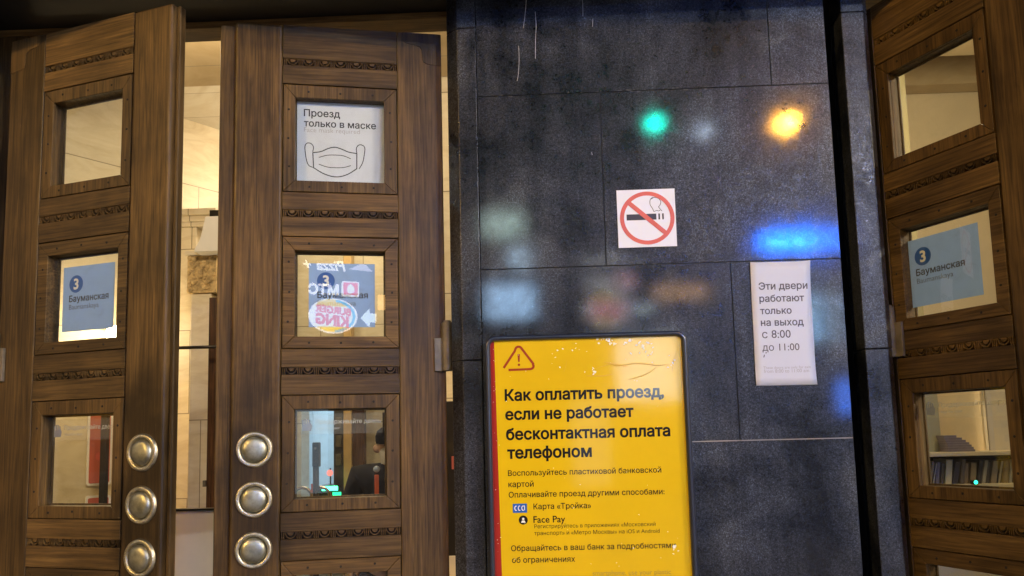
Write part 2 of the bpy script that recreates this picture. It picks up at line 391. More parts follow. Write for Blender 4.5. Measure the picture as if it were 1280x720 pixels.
# ------------------------------------------------------------------ granite pillars of the portal
ZB, ZT = GROUND + .035, 1.615
def make_pillar(x_off, label):
    P = empty('granite_pillar', (x_off, 0, GROUND + .03), 0, label, 'pillar', 'granite pillars between the doorways')
    z = lambda a: a - (GROUND + .03)
    b = MB(); Y0 = 2.6; g = .0021
    J = [ZB, -1.257, -.642, -.0268, .5798, 1.2022, ZT]
    cuts = [[.36], [.36], [.30], [.668], [.246], [.845]]
    for i in range(6):
        xs = [-.1845] + cuts[i] + [1.0405]
        for k in range(len(xs) - 1):
            b.box(xs[k] + (g if k else 0), xs[k + 1] - (g if k < len(xs) - 2 else 0), Y0 + .0004 * ((i * 3 + k * 2) % 3), 2.66, z(J[i] + g), z(J[i + 1] - g))
    o = b.build('stone_slabs', GRANITE, P)
    # corner stones, with a chamfer running back to the doorway
    c = MB(); JS = [ZB, -.95, .268, 1.46, ZT]
    for i in range(4):
        za, zb = z(JS[i] + .001), z(JS[i + 1] - .001)
        c.prism([(-.254, 2.6), (-.1872, 2.6), (-.1872, 2.66), (-.254, 2.70), (-.295, 2.664), (-.295, 2.640)], za, zb, 'z')
        c.prism([(1.100, 2.6), (1.1775, 2.6), (1.200, 2.622), (1.200, 2.655), (1.152, 2.70), (1.100, 2.70)], za, zb, 'z')
    c.build('corner_stone', GRANITE, P, bevel=.003)
    k = MB(); k.box(-.1844, 1.0404, 2.6045, 2.6602, z(ZB) + .002, z(ZT) - .002); k.box(-.2535, 1.0395, 2.661, 3.1, 0, z(ZT)); k.box(1.0396, 1.1, 2.86, 3.1, 0, z(ZT)); k.box(1.1003, 1.14, 2.701, 3.1, 0, z(ZT))
    k.build('core', plain('dark_recess_stone', (.012, .014, .014), .6), P)
    ch = MB(); rc = random.Random(31)
    for zc, xa, xb, n_ in ((1.2022, -.15, 1.03, 34), (.5798, -.18, 1.03, 26), (-.0268, .55, 1.03, 8)):
        for _ in range(n_):
            x_ = xa + (xb - xa) * rc.random() ** .8; w_ = rc.uniform(.002, .011); h_ = rc.uniform(.0012, .0045); z_ = z(zc) + rc.choice((-1, 1)) * (.0012 + h_ * .5)
            k_ = rc.randint(5, 7); ch.poly([(x_ + w_ * rc.uniform(.5, 1.1) * math.cos(6.283 * q_ / k_), z_ + h_ * rc.uniform(.5, 1.1) * math.sin(6.283 * q_ / k_)) for q_ in range(k_)], Y0 - .0005)
    tag(ch.build('edge_chips', plain('chipped_granite_edge', (.045, .043, .043), .55, var=.6, scale=60), P, fix=False), kind='stuff')
    m = MB(); m.box(.51, 1.0395, 2.5992, 2.62, z(-.0285), z(-.0250)); m.build('mortar_joint', plain('pale_mortar', (.30, .27, .24), .8), P)
    return P
PILLAR = make_pillar(0, 'dark polished granite pillar carrying the yellow poster and no smoking sign')
drip = MB(); zz = lambda a: a - (GROUND + .03)
for pts in ([(.0, 1.60), (-.004, 1.54), (-.010, 1.49), (-.016, 1.45)], [(.028, 1.51), (.030, 1.46), (.026, 1.40), (.024, 1.335)], [(-.034, 1.385), (-.034, 1.33), (-.038, 1.28), (-.043, 1.255)], [(.197, 1.56), (.198, 1.52), (.197, 1.485)], [(.232, 1.475), (.230, 1.445)], [(.21, .985), (.212, .975)]):
    drip.ribbon([(x, zz(q)) for x, q in smooth_path(pts, 4)], .0021, 2.5993)
drip.build('paint_drip', plain('dried_white_paint', (.30, .31, .33), .7, var=.4, scale=60), PILLAR)
pl2 = copy_tree(PILLAR); pl2.location.x = -3.24; pl2['label'] = 'dark granite pillar in shadow at the left edge, left of the leftmost door'
for ch in list(pl2.children):
    if ch.name.startswith('paint_drip') or ch.name.startswith('mortar'): bpy.data.objects.remove(ch)
pl3 = copy_tree(PILLAR); pl3.location.x = 3.06; pl3['label'] = 'granite pillar beyond the right doorway, right of the wide open door'
for ch in list(pl3.children):
    if ch.name.startswith('paint_drip') or ch.name.startswith('mortar'): bpy.data.objects.remove(ch)

# lintel over the doorways: the shade under it is put into a near-black colour
lt = empty('portal_lintel', (0, 0, 1.62), 0, 'stone lintel coloured black for shade, roofing the doorways above the doors', 'lintel')
MB().box(-6, 6.5, 2.12, 2.87, 0.0, 1.6).build('stone_beam', plain('shade_black_soffit', (.004, .004, .006), .7), lt, bevel=.01)  # front edge carried forward to shade the door tops

def door_frame(x0, x1, label, jl=.02):
    F = empty('door_frame', ((x0 + x1) / 2, 2.80, GROUND + .03), 0, label, 'door frame', 'wooden door frames of the portal')
    w = (x1 - x0) / 2; h = lambda a: a - (GROUND + .03)
    MB().box(-w, w, -.045, .055, h(1.592), h(1.619)).build('head_rail', WOOD_H, F, bevel=.003)
    MB().box(-w, -w + jl, -.045, .055, 0, h(1.5915)).build('jamb', WOOD_V, F, bevel=.003)
    MB().box(w - .02, w, -.045, .055, 0, h(1.5915)).build('jamb', WOOD_V, F, bevel=.003)
door_frame(-2.09, -.2545, 'dark oak frame around the two left door leaves', .165)
door_frame(1.1405, 2.805, 'dark oak frame of the right doorway beyond the pillar')

# ------------------------------------------------------------------ door leaves
LEAF_Z = -1.60
UH, UM, UL = -.165, .567, .619           # hinge edge, meeting edge, end of the rebated lip
FT = [1.279, .722, .165, -.392, -.949]   # tops of the pane frames (0.396 high, 0.557 apart)
BAND = [t + .0965 for t in FT]
def make_leaf(m, name, label):
    D = empty(name, (0, 0, LEAF_Z), 0, label, 'door', 'carved oak station doors')
    z = lambda a: a - LEAF_Z
    X = lambda u: m * u
    T = .055
    st = MB().box(X(UH), X(-.0015), 0, T, 0, z(1.50)); st.build('stile', WOOD_V, D, bevel=.004)
    st = MB().box(X(.4015), X(UM), 0, T, 0, z(1.50)); st.build('stile', WOOD_V, D, bevel=.011, seg=3)
    MB().box(X(UM + .0003), X(UL if m < 0 else .583), .020, T - .008, 0, z(1.495)).build('rebate_lip', WOOD_V, D, bevel=.004)
    # rails with a sunk carved band
    edges = [1.50] + [t - .396 for t in FT]
    for i in range(6):
        top = edges[i] - (.0015 if i else 0); bot = (FT[i] + .0015) if i < 5 else LEAF_Z
        rail = MB()
        if i < 5:
            bt, bb = BAND[i], BAND[i] - .0255
            rail.box(X(-.001), X(.401), .0012, T - .002, z(bt), z(top)); rail.box(X(-.001), X(.401), .0012, T - .002, z(bot), z(bb))
        else: rail.box(X(-.001), X(.401), .0012, T - .002, z(bot), z(top))
        ro = rail.build('rail', WOOD_H, D, bevel=.0015)
        if i < 5:
            cb = MB().box(X(-.003), X(.403), .0150, T - .004, z(bb - .002), z(bt + .002))
            zc = (bt + bb) / 2
            pitch = .392 / 7
            for k in range(8):
                u0 = .004 + k * pitch
                offs = (0, .0062) if k in (0,) else ((-.0062, 0) if k == 7 else (-.0064, 0, .0064))
                for dx in offs: cb.box(X(u0 + dx - .0013), X(u0 + dx + .0013), .0030, .0151, z(bb + .0006), z(bt - .0006), 1)
            for k in range(7):
                uc = .004 + (k + .5) * pitch; ztop = bt - .0018
                for (r0, r1, yy) in ((.0160, .0186, .0034), (.0, .0098, .0060)):
                    out = [(X(uc) + r1 * math.cos(a), z(ztop) - r1 * 1.16 * math.sin(a)) for a in [math.pi * q / 14 for q in range(15)]]
                    if r0: out += [(X(uc) + r0 * math.cos(a), z(ztop) - r0 * 1.16 * math.sin(a)) for a in [math.pi * q / 14 for q in range(14, -1, -1)]]
                    if r0:
                        for q in range(14):
                            cb.prism([out[q], out[q + 1], out[28 - q], out[29 - q]], yy, .0152, mi=1)
                    else: cb.prism(out, yy, .0152, mi=1)
                cb.box(X(uc - .0185), X(uc + .0185), .0045, .0151, z(ztop + .0002), z(bt - .0004), 1)
            cb.build('carved_band', [WOOD_SHADE, WOOD_H], D)
    # mitred pane frames, each with its glass and its nails
    for i, ft in enumerate(FT):
        fb = ft - .396; g = .0016
        ou = [(.0 + g, fb + g), (.4 - g, fb + g), (.4 - g, ft - g), (.0 + g, ft - g)]
        inn = [(.0465, fb + .042), (.3587, fb + .042), (.3587, ft - .0485), (.0465, ft - .0485)]
        c = .0006; fr = MB()
        for k in range(4):
            a, b2, c2, d2 = ou[k], ou[(k + 1) % 4], inn[(k + 1) % 4], inn[k]
            dx, dz = b2[0] - a[0], b2[1] - a[1]; L = math.hypot(dx, dz); dx, dz = dx / L * c, dz / L * c
            q = [(X(a[0] + dx), z(a[1] + dz)), (X(b2[0] - dx), z(b2[1] - dz)), (X(c2[0] - dx), z(c2[1] - dz)), (X(d2[0] + dx), z(d2[1] + dz))]
            fr.prism(q, .0022, .0142)
        oo = [(-.001, fb - .001), (.401, fb - .001), (.401, ft + .001), (-.001, ft + .001)]
        for k in range(4): fr.prism([(X(w_[0]), z(w_[1])) for w_ in (oo[k], oo[(k + 1) % 4], inn[(k + 1) % 4], inn[k])], .0145, .0525)
        # glazing bead behind the glass edge
        e = .006
        for (u0, u1, z0, z1) in ((.0465, .0465 + e, inn[0][1], inn[2][1]), (.3587 - e, .3587, inn[0][1], inn[2][1]), (.0465 + e, .3587 - e, inn[0][1], inn[0][1] + e), (.0465 + e, .3587 - e, inn[2][1] - e, inn[2][1])):
            fr.box(X(u0), X(u1), .0462, .053, z(z0), z(z1))
        fo = fr.build('pane_frame', WOOD_H if i % 2 else WOOD_V, D, bevel=.0016)
        MB().box(X(.0462), X(.3590), .0300, .0330, z(inn[0][1] - .0003), z(inn[2][1] + .0003)).build('pane', GLASS, fo)
        if i < 4:
            for (uu, zc) in [(.2 + s * .112, ft - .025) for s in (-1, 0, 1)] + [(.2 + s * .112, fb + .022) for s in (-1, 0, 1)] + [(.024, (ft + fb) / 2 + s * .105) for s in (-1, 0, 1)] + [(.378, (ft + fb) / 2 + s * .105) for s in (-1, 0, 1)]:
                nl = MB().lathe([(.0001, .0004), (.0030, .0006), (.0040, .0016), (.0042, .0026)], 10, 'y'); n0 = nl.build('nail', BLACK, fo)
                n0.location = (X(uu + random.uniform(-.004, .004)), 0, z(zc + random.uniform(-.003, .003)))
    # push knobs: domed, on a beaded rim
    for s in range(3):
        zc = -.0165 - .1667 * s
        k = MB().lathe([(.0001, -.0185), (.010, -.0184), (.020, -.0178), (.030, -.0163), (.0375, -.0132), (.0415, -.0088), (.0432, -.0020), (.0432, .001)], 48, 'y')
        ko = k.build('push_knob', NICKEL, D, smooth=True); ko.location = (X(.4863), 0, z(zc))
        rm = MB().lathe([(.0440, -.001), (.0462, -.0075), (.0500, -.0095), (.0560, -.0095), (.0595, -.0070), (.0612, .0005)], 48, 'y')
        ro = rm.build('rim', NICKEL_RIM, ko, smooth=True)
        bd = MB()
        for q in range(56):
            a = 2 * math.pi * q / 56; ca, sa = math.cos(a), math.sin(a)
            p = [( .0505, -.0014), (.0558, -.0014), (.0558, .0014), (.0505, .0014)]
            bd.add([(r * ca - w * sa, -.0108, r * sa + w * ca) for r, w in p] + [(r * ca - w * sa, -.009, r * sa + w * ca) for r, w in p], [(0, 1, 2, 3), (0, 1, 5, 4), (1, 2, 6, 5), (2, 3, 7, 6), (3, 0, 4, 7)])
        bd.build('bead', NICKEL_RIM, ko)
    # stepped corner plate let into the hinge corner
    zt = 1.499
    pl = [(UH + .001, zt), (-.022, zt), (-.022, zt - .028), (-.026, zt - .036), (-.034, zt - .041), (-.075, zt - .049), (-.086, zt - .054), (-.092, zt - .064), (-.095, zt - .10), (-.099, zt - .112), (-.11, zt - .118), (UH + .001, zt - .124)]
    MB().prism([(X(u), z(q)) for u, q in pl], -.0024, -.0002).build('corner_plate', WOOD_V, D, bevel=.001)
    return D
def hinge(D, m, u, z0=.242, z1=.414):
    h = MB().tube((m * u, -.014, z0 - LEAF_Z), (m * u, -.014, z1 - LEAF_Z), .021, 20)
    h.tube((m * u, -.014, z1 - LEAF_Z), (m * u, -.014, z1 - LEAF_Z + .008), .013, 16)
    h.box(m * (u + .012), m * (u + .046), -.012, -.0004, z0 - LEAF_Z, z1 - LEAF_Z - .055)
    h.box(m * (u - .030), m * (u - .012), -.010, -.004, z0 - LEAF_Z + .02, z1 - LEAF_Z - .002)
    h.build('hinge', STEEL, D, bevel=.001)
LEAF_C = make_leaf(-1, 'oak_door', 'oak door carrying the face mask sign, standing beside the granite pillar')
hinge(LEAF_C, -1, -.170)
LEAF_L = make_leaf(1, 'oak_door', 'leftmost oak door, swung ajar with its blue sheet backlit by a lamp')
LEAF_R = copy_tree(LEAF_L); LEAF_R['label'] = 'oak door right of the pillar, opened wide with leaflets showing through its lower pane'
hinge(LEAF_L, 1, -.176); hinge(LEAF_R, 1, -.012)
POS = {'C': (-.48555, 2.67596, .20467, 1), 'L': (-1.74513, 2.58781, .28790, -1), 'R': (1.22542, 2.64615, 1.12912, -1)}
ROT = {k: (v[2] if v[3] > 0 else -v[2]) for k, v in POS.items()}
for k, o in (('C', LEAF_C), ('L', LEAF_L), ('R', LEAF_R)):
    o.location = (POS[k][0], POS[k][1], LEAF_Z); o.rotation_euler = (0, 0, ROT[k])
def on_leaf(k, u, y, z):
    x0, y0, t, s = POS[k]; a = ROT[k]; x = -u if k == 'C' else u
    return (x0 + x * math.cos(a) - y * math.sin(a), y0 + x * math.sin(a) + y * math.cos(a), z), a

# ------------------------------------------------------------------ station sheets behind the middle panes
def station_sheet(k, u0, u1, label):
    loc, a = on_leaf(k, (u0 + u1) / 2, .0362, .4056)
    S = empty('station_sheet', loc, a, label, 'sign', 'blue station name sheets in the door panes')
    w = abs(u1 - u0) / 2
    MB().poly([(-w, 0), (w, 0), (w, .229), (-w, .229)], .0004).build('paper', SHEET, S, fix=False)
    b = MB().disc(-w + .0590, .1665, .0308, -.0001); b.build('line_number_disc', INK_BLUE, S, fix=False)
    MB_ = letters(MB(), '3', 0, 0, -.0004, size=.052, bold=.03); xs = [v[0] for v in MB_.v]; cx = (min(xs) + max(xs)) / 2; zs = [v[2] for v in MB_.v]; cz = (min(zs) + max(zs)) / 2
    MB_.v = [(v[0] - cx - w + .0590, v[1], v[2] - cz + .1665) for v in MB_.v]; MB_.build('line_number', WHITE, S, fix=False)
    letters(MB(), 'Бауманская', -w + .030, .1045, -.0001, width=.1745, bold=.022).build('lettering', INK, S, fix=False)
    letters(MB(), 'Baumanskaya', -w + .030, .0775, -.0001, width=.1330, bold=-.004).build('lettering', INK_SOFT, S, fix=False)
station_sheet('C', .3130, .0830, 'grey blue station sheet with shop signs mirrored over it, in the door beside the pillar')
station_sheet('L', .0830, .3130, 'blue station sheet in the leftmost door with a bright lamp glowing behind its corner')
station_sheet('R', .0400, .2980, 'blue station sheet in the wide open door right of the pillar')

# face mask sign, filling the top pane of the centre door
loc, a = on_leaf('C', .2, .0362, .9335)
S = empty('face_mask_sign', loc, a, 'white sign with a face mask drawing filling the top door pane', 'sign')
MB().box(-.1555, .1555, .0004, .0014, 0, .3035).build('paper', PAPER, S)
q = lambda u, z: (.2 - u, z - .9335)
b = MB(); letters(b, 'Проезд', *q(.3314, 1.1765), -.0001, width=.127, bold=.016); letters(b, 'только в маске', *q(.3313, 1.1385), -.0001, width=.2555, bold=.016)
b.build('lettering', INK, S, fix=False)
letters(MB(), 'Face mask required', *q(.3312, 1.1175), -.0001, width=.198, bold=-.006).build('lettering', INK_FAINT, S, fix=False)
mk = MB(); wd = .0036
top = smooth_path([q(.3002, 1.0410), q(.272, 1.046), q(.246, 1.0585), q(.2235, 1.0640), q(.201, 1.0590), q(.174, 1.0480), q(.1447, 1.0438)], 6)
bot = smooth_path([q(.2973, .9850), q(.268, .967), q(.242, .957), q(.2187, .9535), q(.196, .957), q(.171, .968), q(.1449, .9867)], 6)
mk.ribbon(top, wd, -.0001); mk.ribbon(bot, wd, -.00012); mk.ribbon([q(.3002, 1.0425), q(.2973, .9840)], wd, -.00014); mk.ribbon([q(.1447, 1.0452), q(.1449, .9857)], wd, -.00016)
for dz, s in ((1.024, 1), (.9985, -1)): mk.ribbon(smooth_path([q(.279, dz), q(.250, dz + .009 * s), q(.222, dz + .011 * s), q(.192, dz + .009 * s), q(.166, dz - .001)], 6), .0026, -.0001)
mk.ribbon(smooth_path([q(.3005, 1.0440), q(.298, 1.062), q(.306, 1.074), q(.319, 1.076), q(.327, 1.066), q(.327, 1.045), q(.322, 1.012), q(.314, .993), q(.300, .986)], 6), .0030, -.00018)
mk.ribbon(smooth_path([q(.1445, 1.0455), q(.146, 1.063), q(.138, 1.0755), q(.125, 1.076), q(.116, 1.066), q(.118, 1.040), q(.124, 1.010), q(.137, .986)], 6), .0030, -.0002)
mk.build('mask_drawing', INK, S, fix=False)

# clear stickers on the third panes
def door_sticker(k, label):
    loc, a = on_leaf(k, .2, .0362, .050)
    S = empty('clear_sticker', loc, a, label, 'sticker', 'clear stickers on the lower door panes')
    MB().box(-.142, .142, .0004, .0010, -.020, .052).build('film', FILM, S)
    ic = MB()
    ic.poly([(-.134, -.008), (-.104, -.008), (-.100, .010), (-.106, .020), (-.134, .012)], -.0001)
    for i in range(4): ic.box(-.134 + .0075 * i, -.129 + .0075 * i, -.0002, .0002, .008, .036 - abs(i - 1.4) * .004)
    ic.build('hand_icon', plain('grey_blue_icon', (.30, .32, .42), .5), S)
    letters(MB(), 'Придерживайте дверь', -.088, .016, -.0001, width=.222, bold=.012).build('lettering', FILMTEXT, S, fix=False)
    letters(MB(), 'Hold the door', -.086, -.004, -.0001, width=.080).build('lettering', FILMTEXT, S, fix=False)
door_sticker('C', 'clear sticker with white lettering on the pane showing the person in black')
door_sticker('L', 'clear sticker on the lower pane of the leftmost door, before the red notice')
door_sticker('R', 'clear sticker on the pane of the wide open door, above the leaflets')

# ------------------------------------------------------------------ signs on the pillar
S = empty('no_smoking_sign', (.3905, 2.5988, .6405), R(0), 'square white sticker with a red crossed out cigarette on the pillar', 'sign')
MB().box(-.1, .1, -.0015, 0, 0, .2035).build('backing', PAPER, S, bevel=.0005)
c0 = (.002, .102)
b = MB(); b.ring(c0[0], c0[1], .0795, .0935, -.0022)
d = Vector((math.cos(R(-42)), math.sin(R(-42)))); n_ = Vector((-d.y, d.x)) * .0078; cc = Vector(c0)
bar = MB(); bar.poly([tuple(cc - d * .082 + n_), tuple(cc - d * .082 - n_), tuple(cc + d * .082 - n_), tuple(cc + d * .082 + n_)], -.0026)
b.v += []; b.add(bar.v, bar.f)
b.build('prohibition_ring', INK_RED, S, fix=False)
b = MB(); b.poly([(-.0685, .0955), (.0335, .0955), (.0335, .1165), (-.0685, .1165)], -.0018)
b.poly([(.0405, .0955), (.0460, .0955), (.0460, .1165), (.0405, .1165)], -.0018); b.poly([(.0535, .0955), (.0590, .0955), (.0590, .1165), (.0535, .1165)], -.0018)
b.ribbon(smooth_path([(.0255, .124), (.0215, .135), (.0140, .149), (.0150, .166), (.0240, .175)], 6), .0020, -.0019)
b.ribbon(smooth_path([(.0255, .124), (.0360, .127), (.0420, .1255), (.0480, .128)], 5), .0020, -.0020)
b.ribbon(smooth_path([(.0190, .168), (.0290, .174), (.0430, .170), (.0510, .158), (.0470, .145), (.0430, .139), (.0540, .1245)], 6), .0020, -.0021)
b.build('cigarette_picture', INK, S, fix=False)

S = empty('exit_notice', (.8305, 2.5988, .1535), R(-.45), 'tall narrow white notice about exit hours on the pillar', 'sign')
S.rotation_euler = (0, R(0.4), 0)
pg = MB(); nx, nz = 8, 16
def lift(x, z): return -.0012 - .0075 * max(0, abs(x) / .1 - .55) ** 2 * max(0, abs(z - .21) / .21 - .55) ** 2 * 25 * (1.2 if x > 0 else .5) - .0012 * math.sin(z * 11) ** 2
for iy in (0, 1): pg.v += [(-.1 + .2 * i / nx, lift(-.1 + .2 * i / nx, .421 * j / nz) + .0006 * iy, .421 * j / nz) for j in range(nz + 1) for i in range(nx + 1)]
n0 = (nx + 1) * (nz + 1)
for j in range(nz):
    for i in range(nx):
        a = j * (nx + 1) + i; pg.f += [[a, a + 1, a + nx + 2, a + nx + 1], [n0 + a, n0 + a + nx + 1, n0 + a + nx + 2, n0 + a + 1]]; pg.mi += [0, 0]
rim_ = [i for i in range(nx + 1)] + [(nx + 1) * j + nx for j in range(1, nz + 1)] + [(nx + 1) * nz + i for i in range(nx - 1, -1, -1)] + [(nx + 1) * j for j in range(nz - 1, 0, -1)]
for q0, q1 in zip(rim_, rim_[1:] + rim_[:1]): pg.f.append([q1, q0, n0 + q0, n0 + q1]); pg.mi.append(0)
pg.build('paper', PAPER, S, smooth=True)
def lifted(mb):
    mb.v = [(x, y + lift(x, z) + .0010, z) for x, y, z in mb.v]; return mb
b = MB()
for t, x0, x1, zz_ in (('Эти двери', .7545, .9168, .4795), ('работают', .7547, .9035, .4375), ('только', .755, .8594, .3955), ('на выход', .7553, .897, .3553), ('с 8:00', .7569, .852, .3135), ('до 11:00', .7557, .8786, .2705)):
    letters(b, t, x0 - .8295 + .001, zz_ - .1535, -.0016, width=x1 - x0, bold=.002 if '0' in t else .016)
lifted(b).build('lettering', INK_SOFT, S, fix=False)
b = MB(); letters(b, 'These doors are only for exit', -.073, .0555, -.0016, width=.157); letters(b, 'from 8:00 to 11:00 am', -.072, .0425, -.0016, width=.150); lifted(b).build('lettering', INK_FAINT, S, fix=False)
b = MB(); b.ribbon([(-.070, .095), (-.067, .104)], .003, -.0016); b.ribbon([(-.062, .108), (-.061, .113)], .003, -.0016); lifted(b).build('scuff_mark', INK_SOFT, S, fix=False)

# yellow payment poster in a rounded navy frame
PX, PZ = .1625, -.92
S = empty('payment_poster', (PX, 2.5985, PZ), 0, 'large yellow information poster with red edge stripe in a rounded navy frame', 'poster')
p = lambda x, z: (x - PX, z - PZ)
def rrect(x0, x1, z0, z1, r, n=8):
    return arc(x1 - r, z1 - r, r, r, 0, 90, n) + arc(x0 + r, z1 - r, r, r, 90, 180, n) + arc(x0 + r, z0 + r, r, r, 180, 270, n) + arc(x1 - r, z0 + r, r, r, 270, 360, n)
o_ = rrect(-.3362, .3362, 0, 1.262, .036); i_ = rrect(-.3185, .3175, .018, 1.2448, .018)
prof = [(0, 0.0), (0, -.050), (.18, -.0585), (.55, -.0600), (.85, -.0575), (1, -.052), (1, -.035)]
vs = []; K = len(o_)
for t_, yy in prof:
    for a_, b_ in zip(o_, i_): vs.append((a_[0] + (b_[0] - a_[0]) * t_, yy, a_[1] + (b_[1] - a_[1]) * t_))
MB().add(vs, [(j * K + i, j * K + (i + 1) % K, (j + 1) * K + (i + 1) % K, (j + 1) * K + i) for j in range(len(prof) - 1) for i in range(K)]).build('frame', NAVY, S, smooth=True)
YP = -.0440
MB().prism(i_, YP, YP + .006).build('panel', YELLOW, S)
MB().poly([p(-.1560, -.90), p(-.1290, -.90), p(-.1430, .3255), p(-.1560, .3255)], YP - .0004).build('red_stripe', REDP, S, fix=False)
tri = MB()
A, B_, C_ = p(-.0613, .3030), p(-.1126, .2276), p(-.0127, .2275)
tri.ribbon([(A[0] - .012, A[1] - .012), (B_[0], B_[1] + .006)], .0078, YP - .0005)
tri.ribbon([(A[0] - .014, A[1] - .016)] + arc(A[0], A[1] - .010, .011, .011, 150, 40, 6) + [(C_[0] - .001, C_[1] + .018)] + arc(C_[0] - .012, C_[1] + .010, .012, .010, 30, -90, 6) + [(B_[0] + .016, B_[1] - .001)], .0078, YP - .0006)
tri.poly([(A[0] - .004, A[1] - .024), (A[0] + .004, A[1] - .024), (A[0] + .0028, A[1] - .050), (A[0] - .0028, A[1] - .050)], YP - .0005); tri.disc(A[0], A[1] - .060, .0042, YP - .0005, 14)
tri.build('warning_triangle', POSTER_RED, S, fix=False)
b = MB()
for t, x0, x1, z_, bo in (('Как оплатить проезд,', -.1098, .4139, .1240, .034), ('если не работает', -.1095, .3118, .0610, .034), ('бесконтактная оплата', -.1085, .4291, -.0050, .034), ('телефоном', -.1060, .1694, -.0665, .034)):
    letters(MB(), t, *p(x0, z_), YP - .0005, width=x1 - x0, bold=bo).build('heading', POSTER_INK, S, fix=False)
b = MB()
for t, x0, x1, z_, bo in (('Воспользуйтесь пластиковой банковской', -.1066, .3953, -.1235, .012), ('картой', -.1060, -.0234, -.1600, .012), ('Оплачивайте проезд другими способами:', -.1057, .4026, -.1940, .012), ('Карта «Тройка»', -.0255, .1622, -.2335, .012), ('Face Pay', -.0267, .0762, -.2770, .012),
        ('Регистрируйтесь в приложениях «Московский', -.0247, .3695, -.2950, 0), ('транспорт» и «Метро Москвы» на iOS и Android', -.0254, .3815, -.3170, 0), ('Обращайтесь в ваш банк за подробностями', -.1022, .4307, -.3665, .012), ('об ограничениях', -.1003, .1045, -.4040, .012)):
    letters(MB(), t, *p(x0, z_), YP - .0005, width=x1 - x0, bold=bo).build('lettering', POSTER_INK, S, fix=False)
letters(MB(), 'smartphone, use your plastic', *p(.16, -.4490), YP - .0005, width=.252).build('lettering', plain('washed_poster_ink', (.30, .20, .03), .5), S, fix=False)
ic = MB(); ic.poly([p(-.0935, -.2440), p(-.0470, -.2440), p(-.0470, -.2145), p(-.0935, -.2145)], YP - .0004); ic.build('card_icon', POSTER_BLUE, S, fix=False)
ic = MB()
for i in range(3): ic.ribbon(arc(p(-.083 + .0115 * i, 0)[0], p(0, -.2290)[1], .0042, .0072, 60, 300, 8), .0028, YP - .0008)
ic.ribbon([p(-.055, -.236), p(-.055, -.222), p(-.061, -.222)], .0028, YP - .0008); ic.build('card_waves', WHITE, S, fix=False)
b = MB().disc(*p(-.0603, -.2677), .0148, YP - .0004); b.build('person_icon', POSTER_INK, S, fix=False)
b = MB().disc(*p(-.0603, -.2640), .0040, YP - .0008, 16); b.poly([p(-.0680, -.2760), p(-.0526, -.2760), p(-.0560, -.2690), p(-.0646, -.2690)], YP - .0008); b.build('person_mark', WHITE, S, fix=False)
rnd = random.Random(5); fl = MB()
def flake(cx, cz, r):
    a0 = rnd.uniform(0, 6.28); k = rnd.randint(5, 8); ex = rnd.uniform(.35, 1)
    pts = []
    for i in range(k):
        a = 2 * math.pi * i / k; rr = r * rnd.uniform(.35, 1.25); dx, dz = rr * math.cos(a), rr * ex * math.sin(a)
        pts.append((cx + dx * math.cos(a0) - dz * math.sin(a0), cz + dx * math.sin(a0) + dz * math.cos(a0)))
    fl.poly(pts, YP - .0011 - rnd.uniform(0, .0006))
for cx, cz, n_, sp_, r_ in ((.22, .318, 7, .012, .004), (.245, .308, 9, .012, .0045), (.30, .305, 6, .012, .004), (.355, .295, 8, .014, .005), (.36, .268, 7, .020, .004), (.185, .212, 6, .012, .004), (.44, .225, 5, .02, .004), (.12, .285, 4, .02, .003), (.05, .26, 3, .03, .003), (.43, -.372, 4, .012, .005)):
    for _ in range(n_): flake(*p(cx + rnd.gauss(0, sp_), cz + rnd.gauss(0, sp_ * .7)), r_ * rnd.uniform(.7, 1.7))
for _ in range(46): flake(*p(rnd.uniform(-.15, .46), rnd.uniform(-.44, .3)), rnd.uniform(.0010, .0030))
for _ in range(16): flake(*p(-.147 + rnd.uniform(-.004, .006), rnd.uniform(-.44, .3)), rnd.uniform(.001, .002))
tag(fl.build('torn_film', FLAKE, S, fix=False), kind='stuff')
wr = MB(); rw = random.Random(3)
for pts in ([(.19, .222), (.24, .236), (.27, .231), (.33, .237), (.40, .228), (.44, .232)], [(.22, .245), (.26, .236), (.30, .226)], [(.40, .226), (.37, .205), (.33, .190), (.30, .184)], [(.46, .27), (.452, .235), (.445, .205)], [(.10, .255), (.095, .235), (.088, .215)], [(.16, .20), (.21, .198), (.25, .203)]):
    sp_ = smooth_path([p(*t_) for t_ in pts], 8)
    for dz, yy in ((0, -.0022),):
        vs = []
        for i, (x_, z_) in enumerate(sp_):
            w_ = .0016 * (1 - abs(2 * i / (len(sp_) - 1) - 1) ** 3) + .0002; z_ += rw.uniform(-.0006, .0006)
            vs += [(x_, YP - .0005, z_ + w_), (x_, YP + yy, z_), (x_, YP - .0005, z_ - w_)]
        wr.add(vs, [(3 * i + j, 3 * i + 3 + j, 3 * i + 4 + j, 3 * i + 1 + j) for i in range(len(sp_) - 1) for j in (0, 1)])
wr.build('film_wrinkle', poster_mat('wrinkled_yellow_film', (.70, .44, .05)), S, smooth=True)

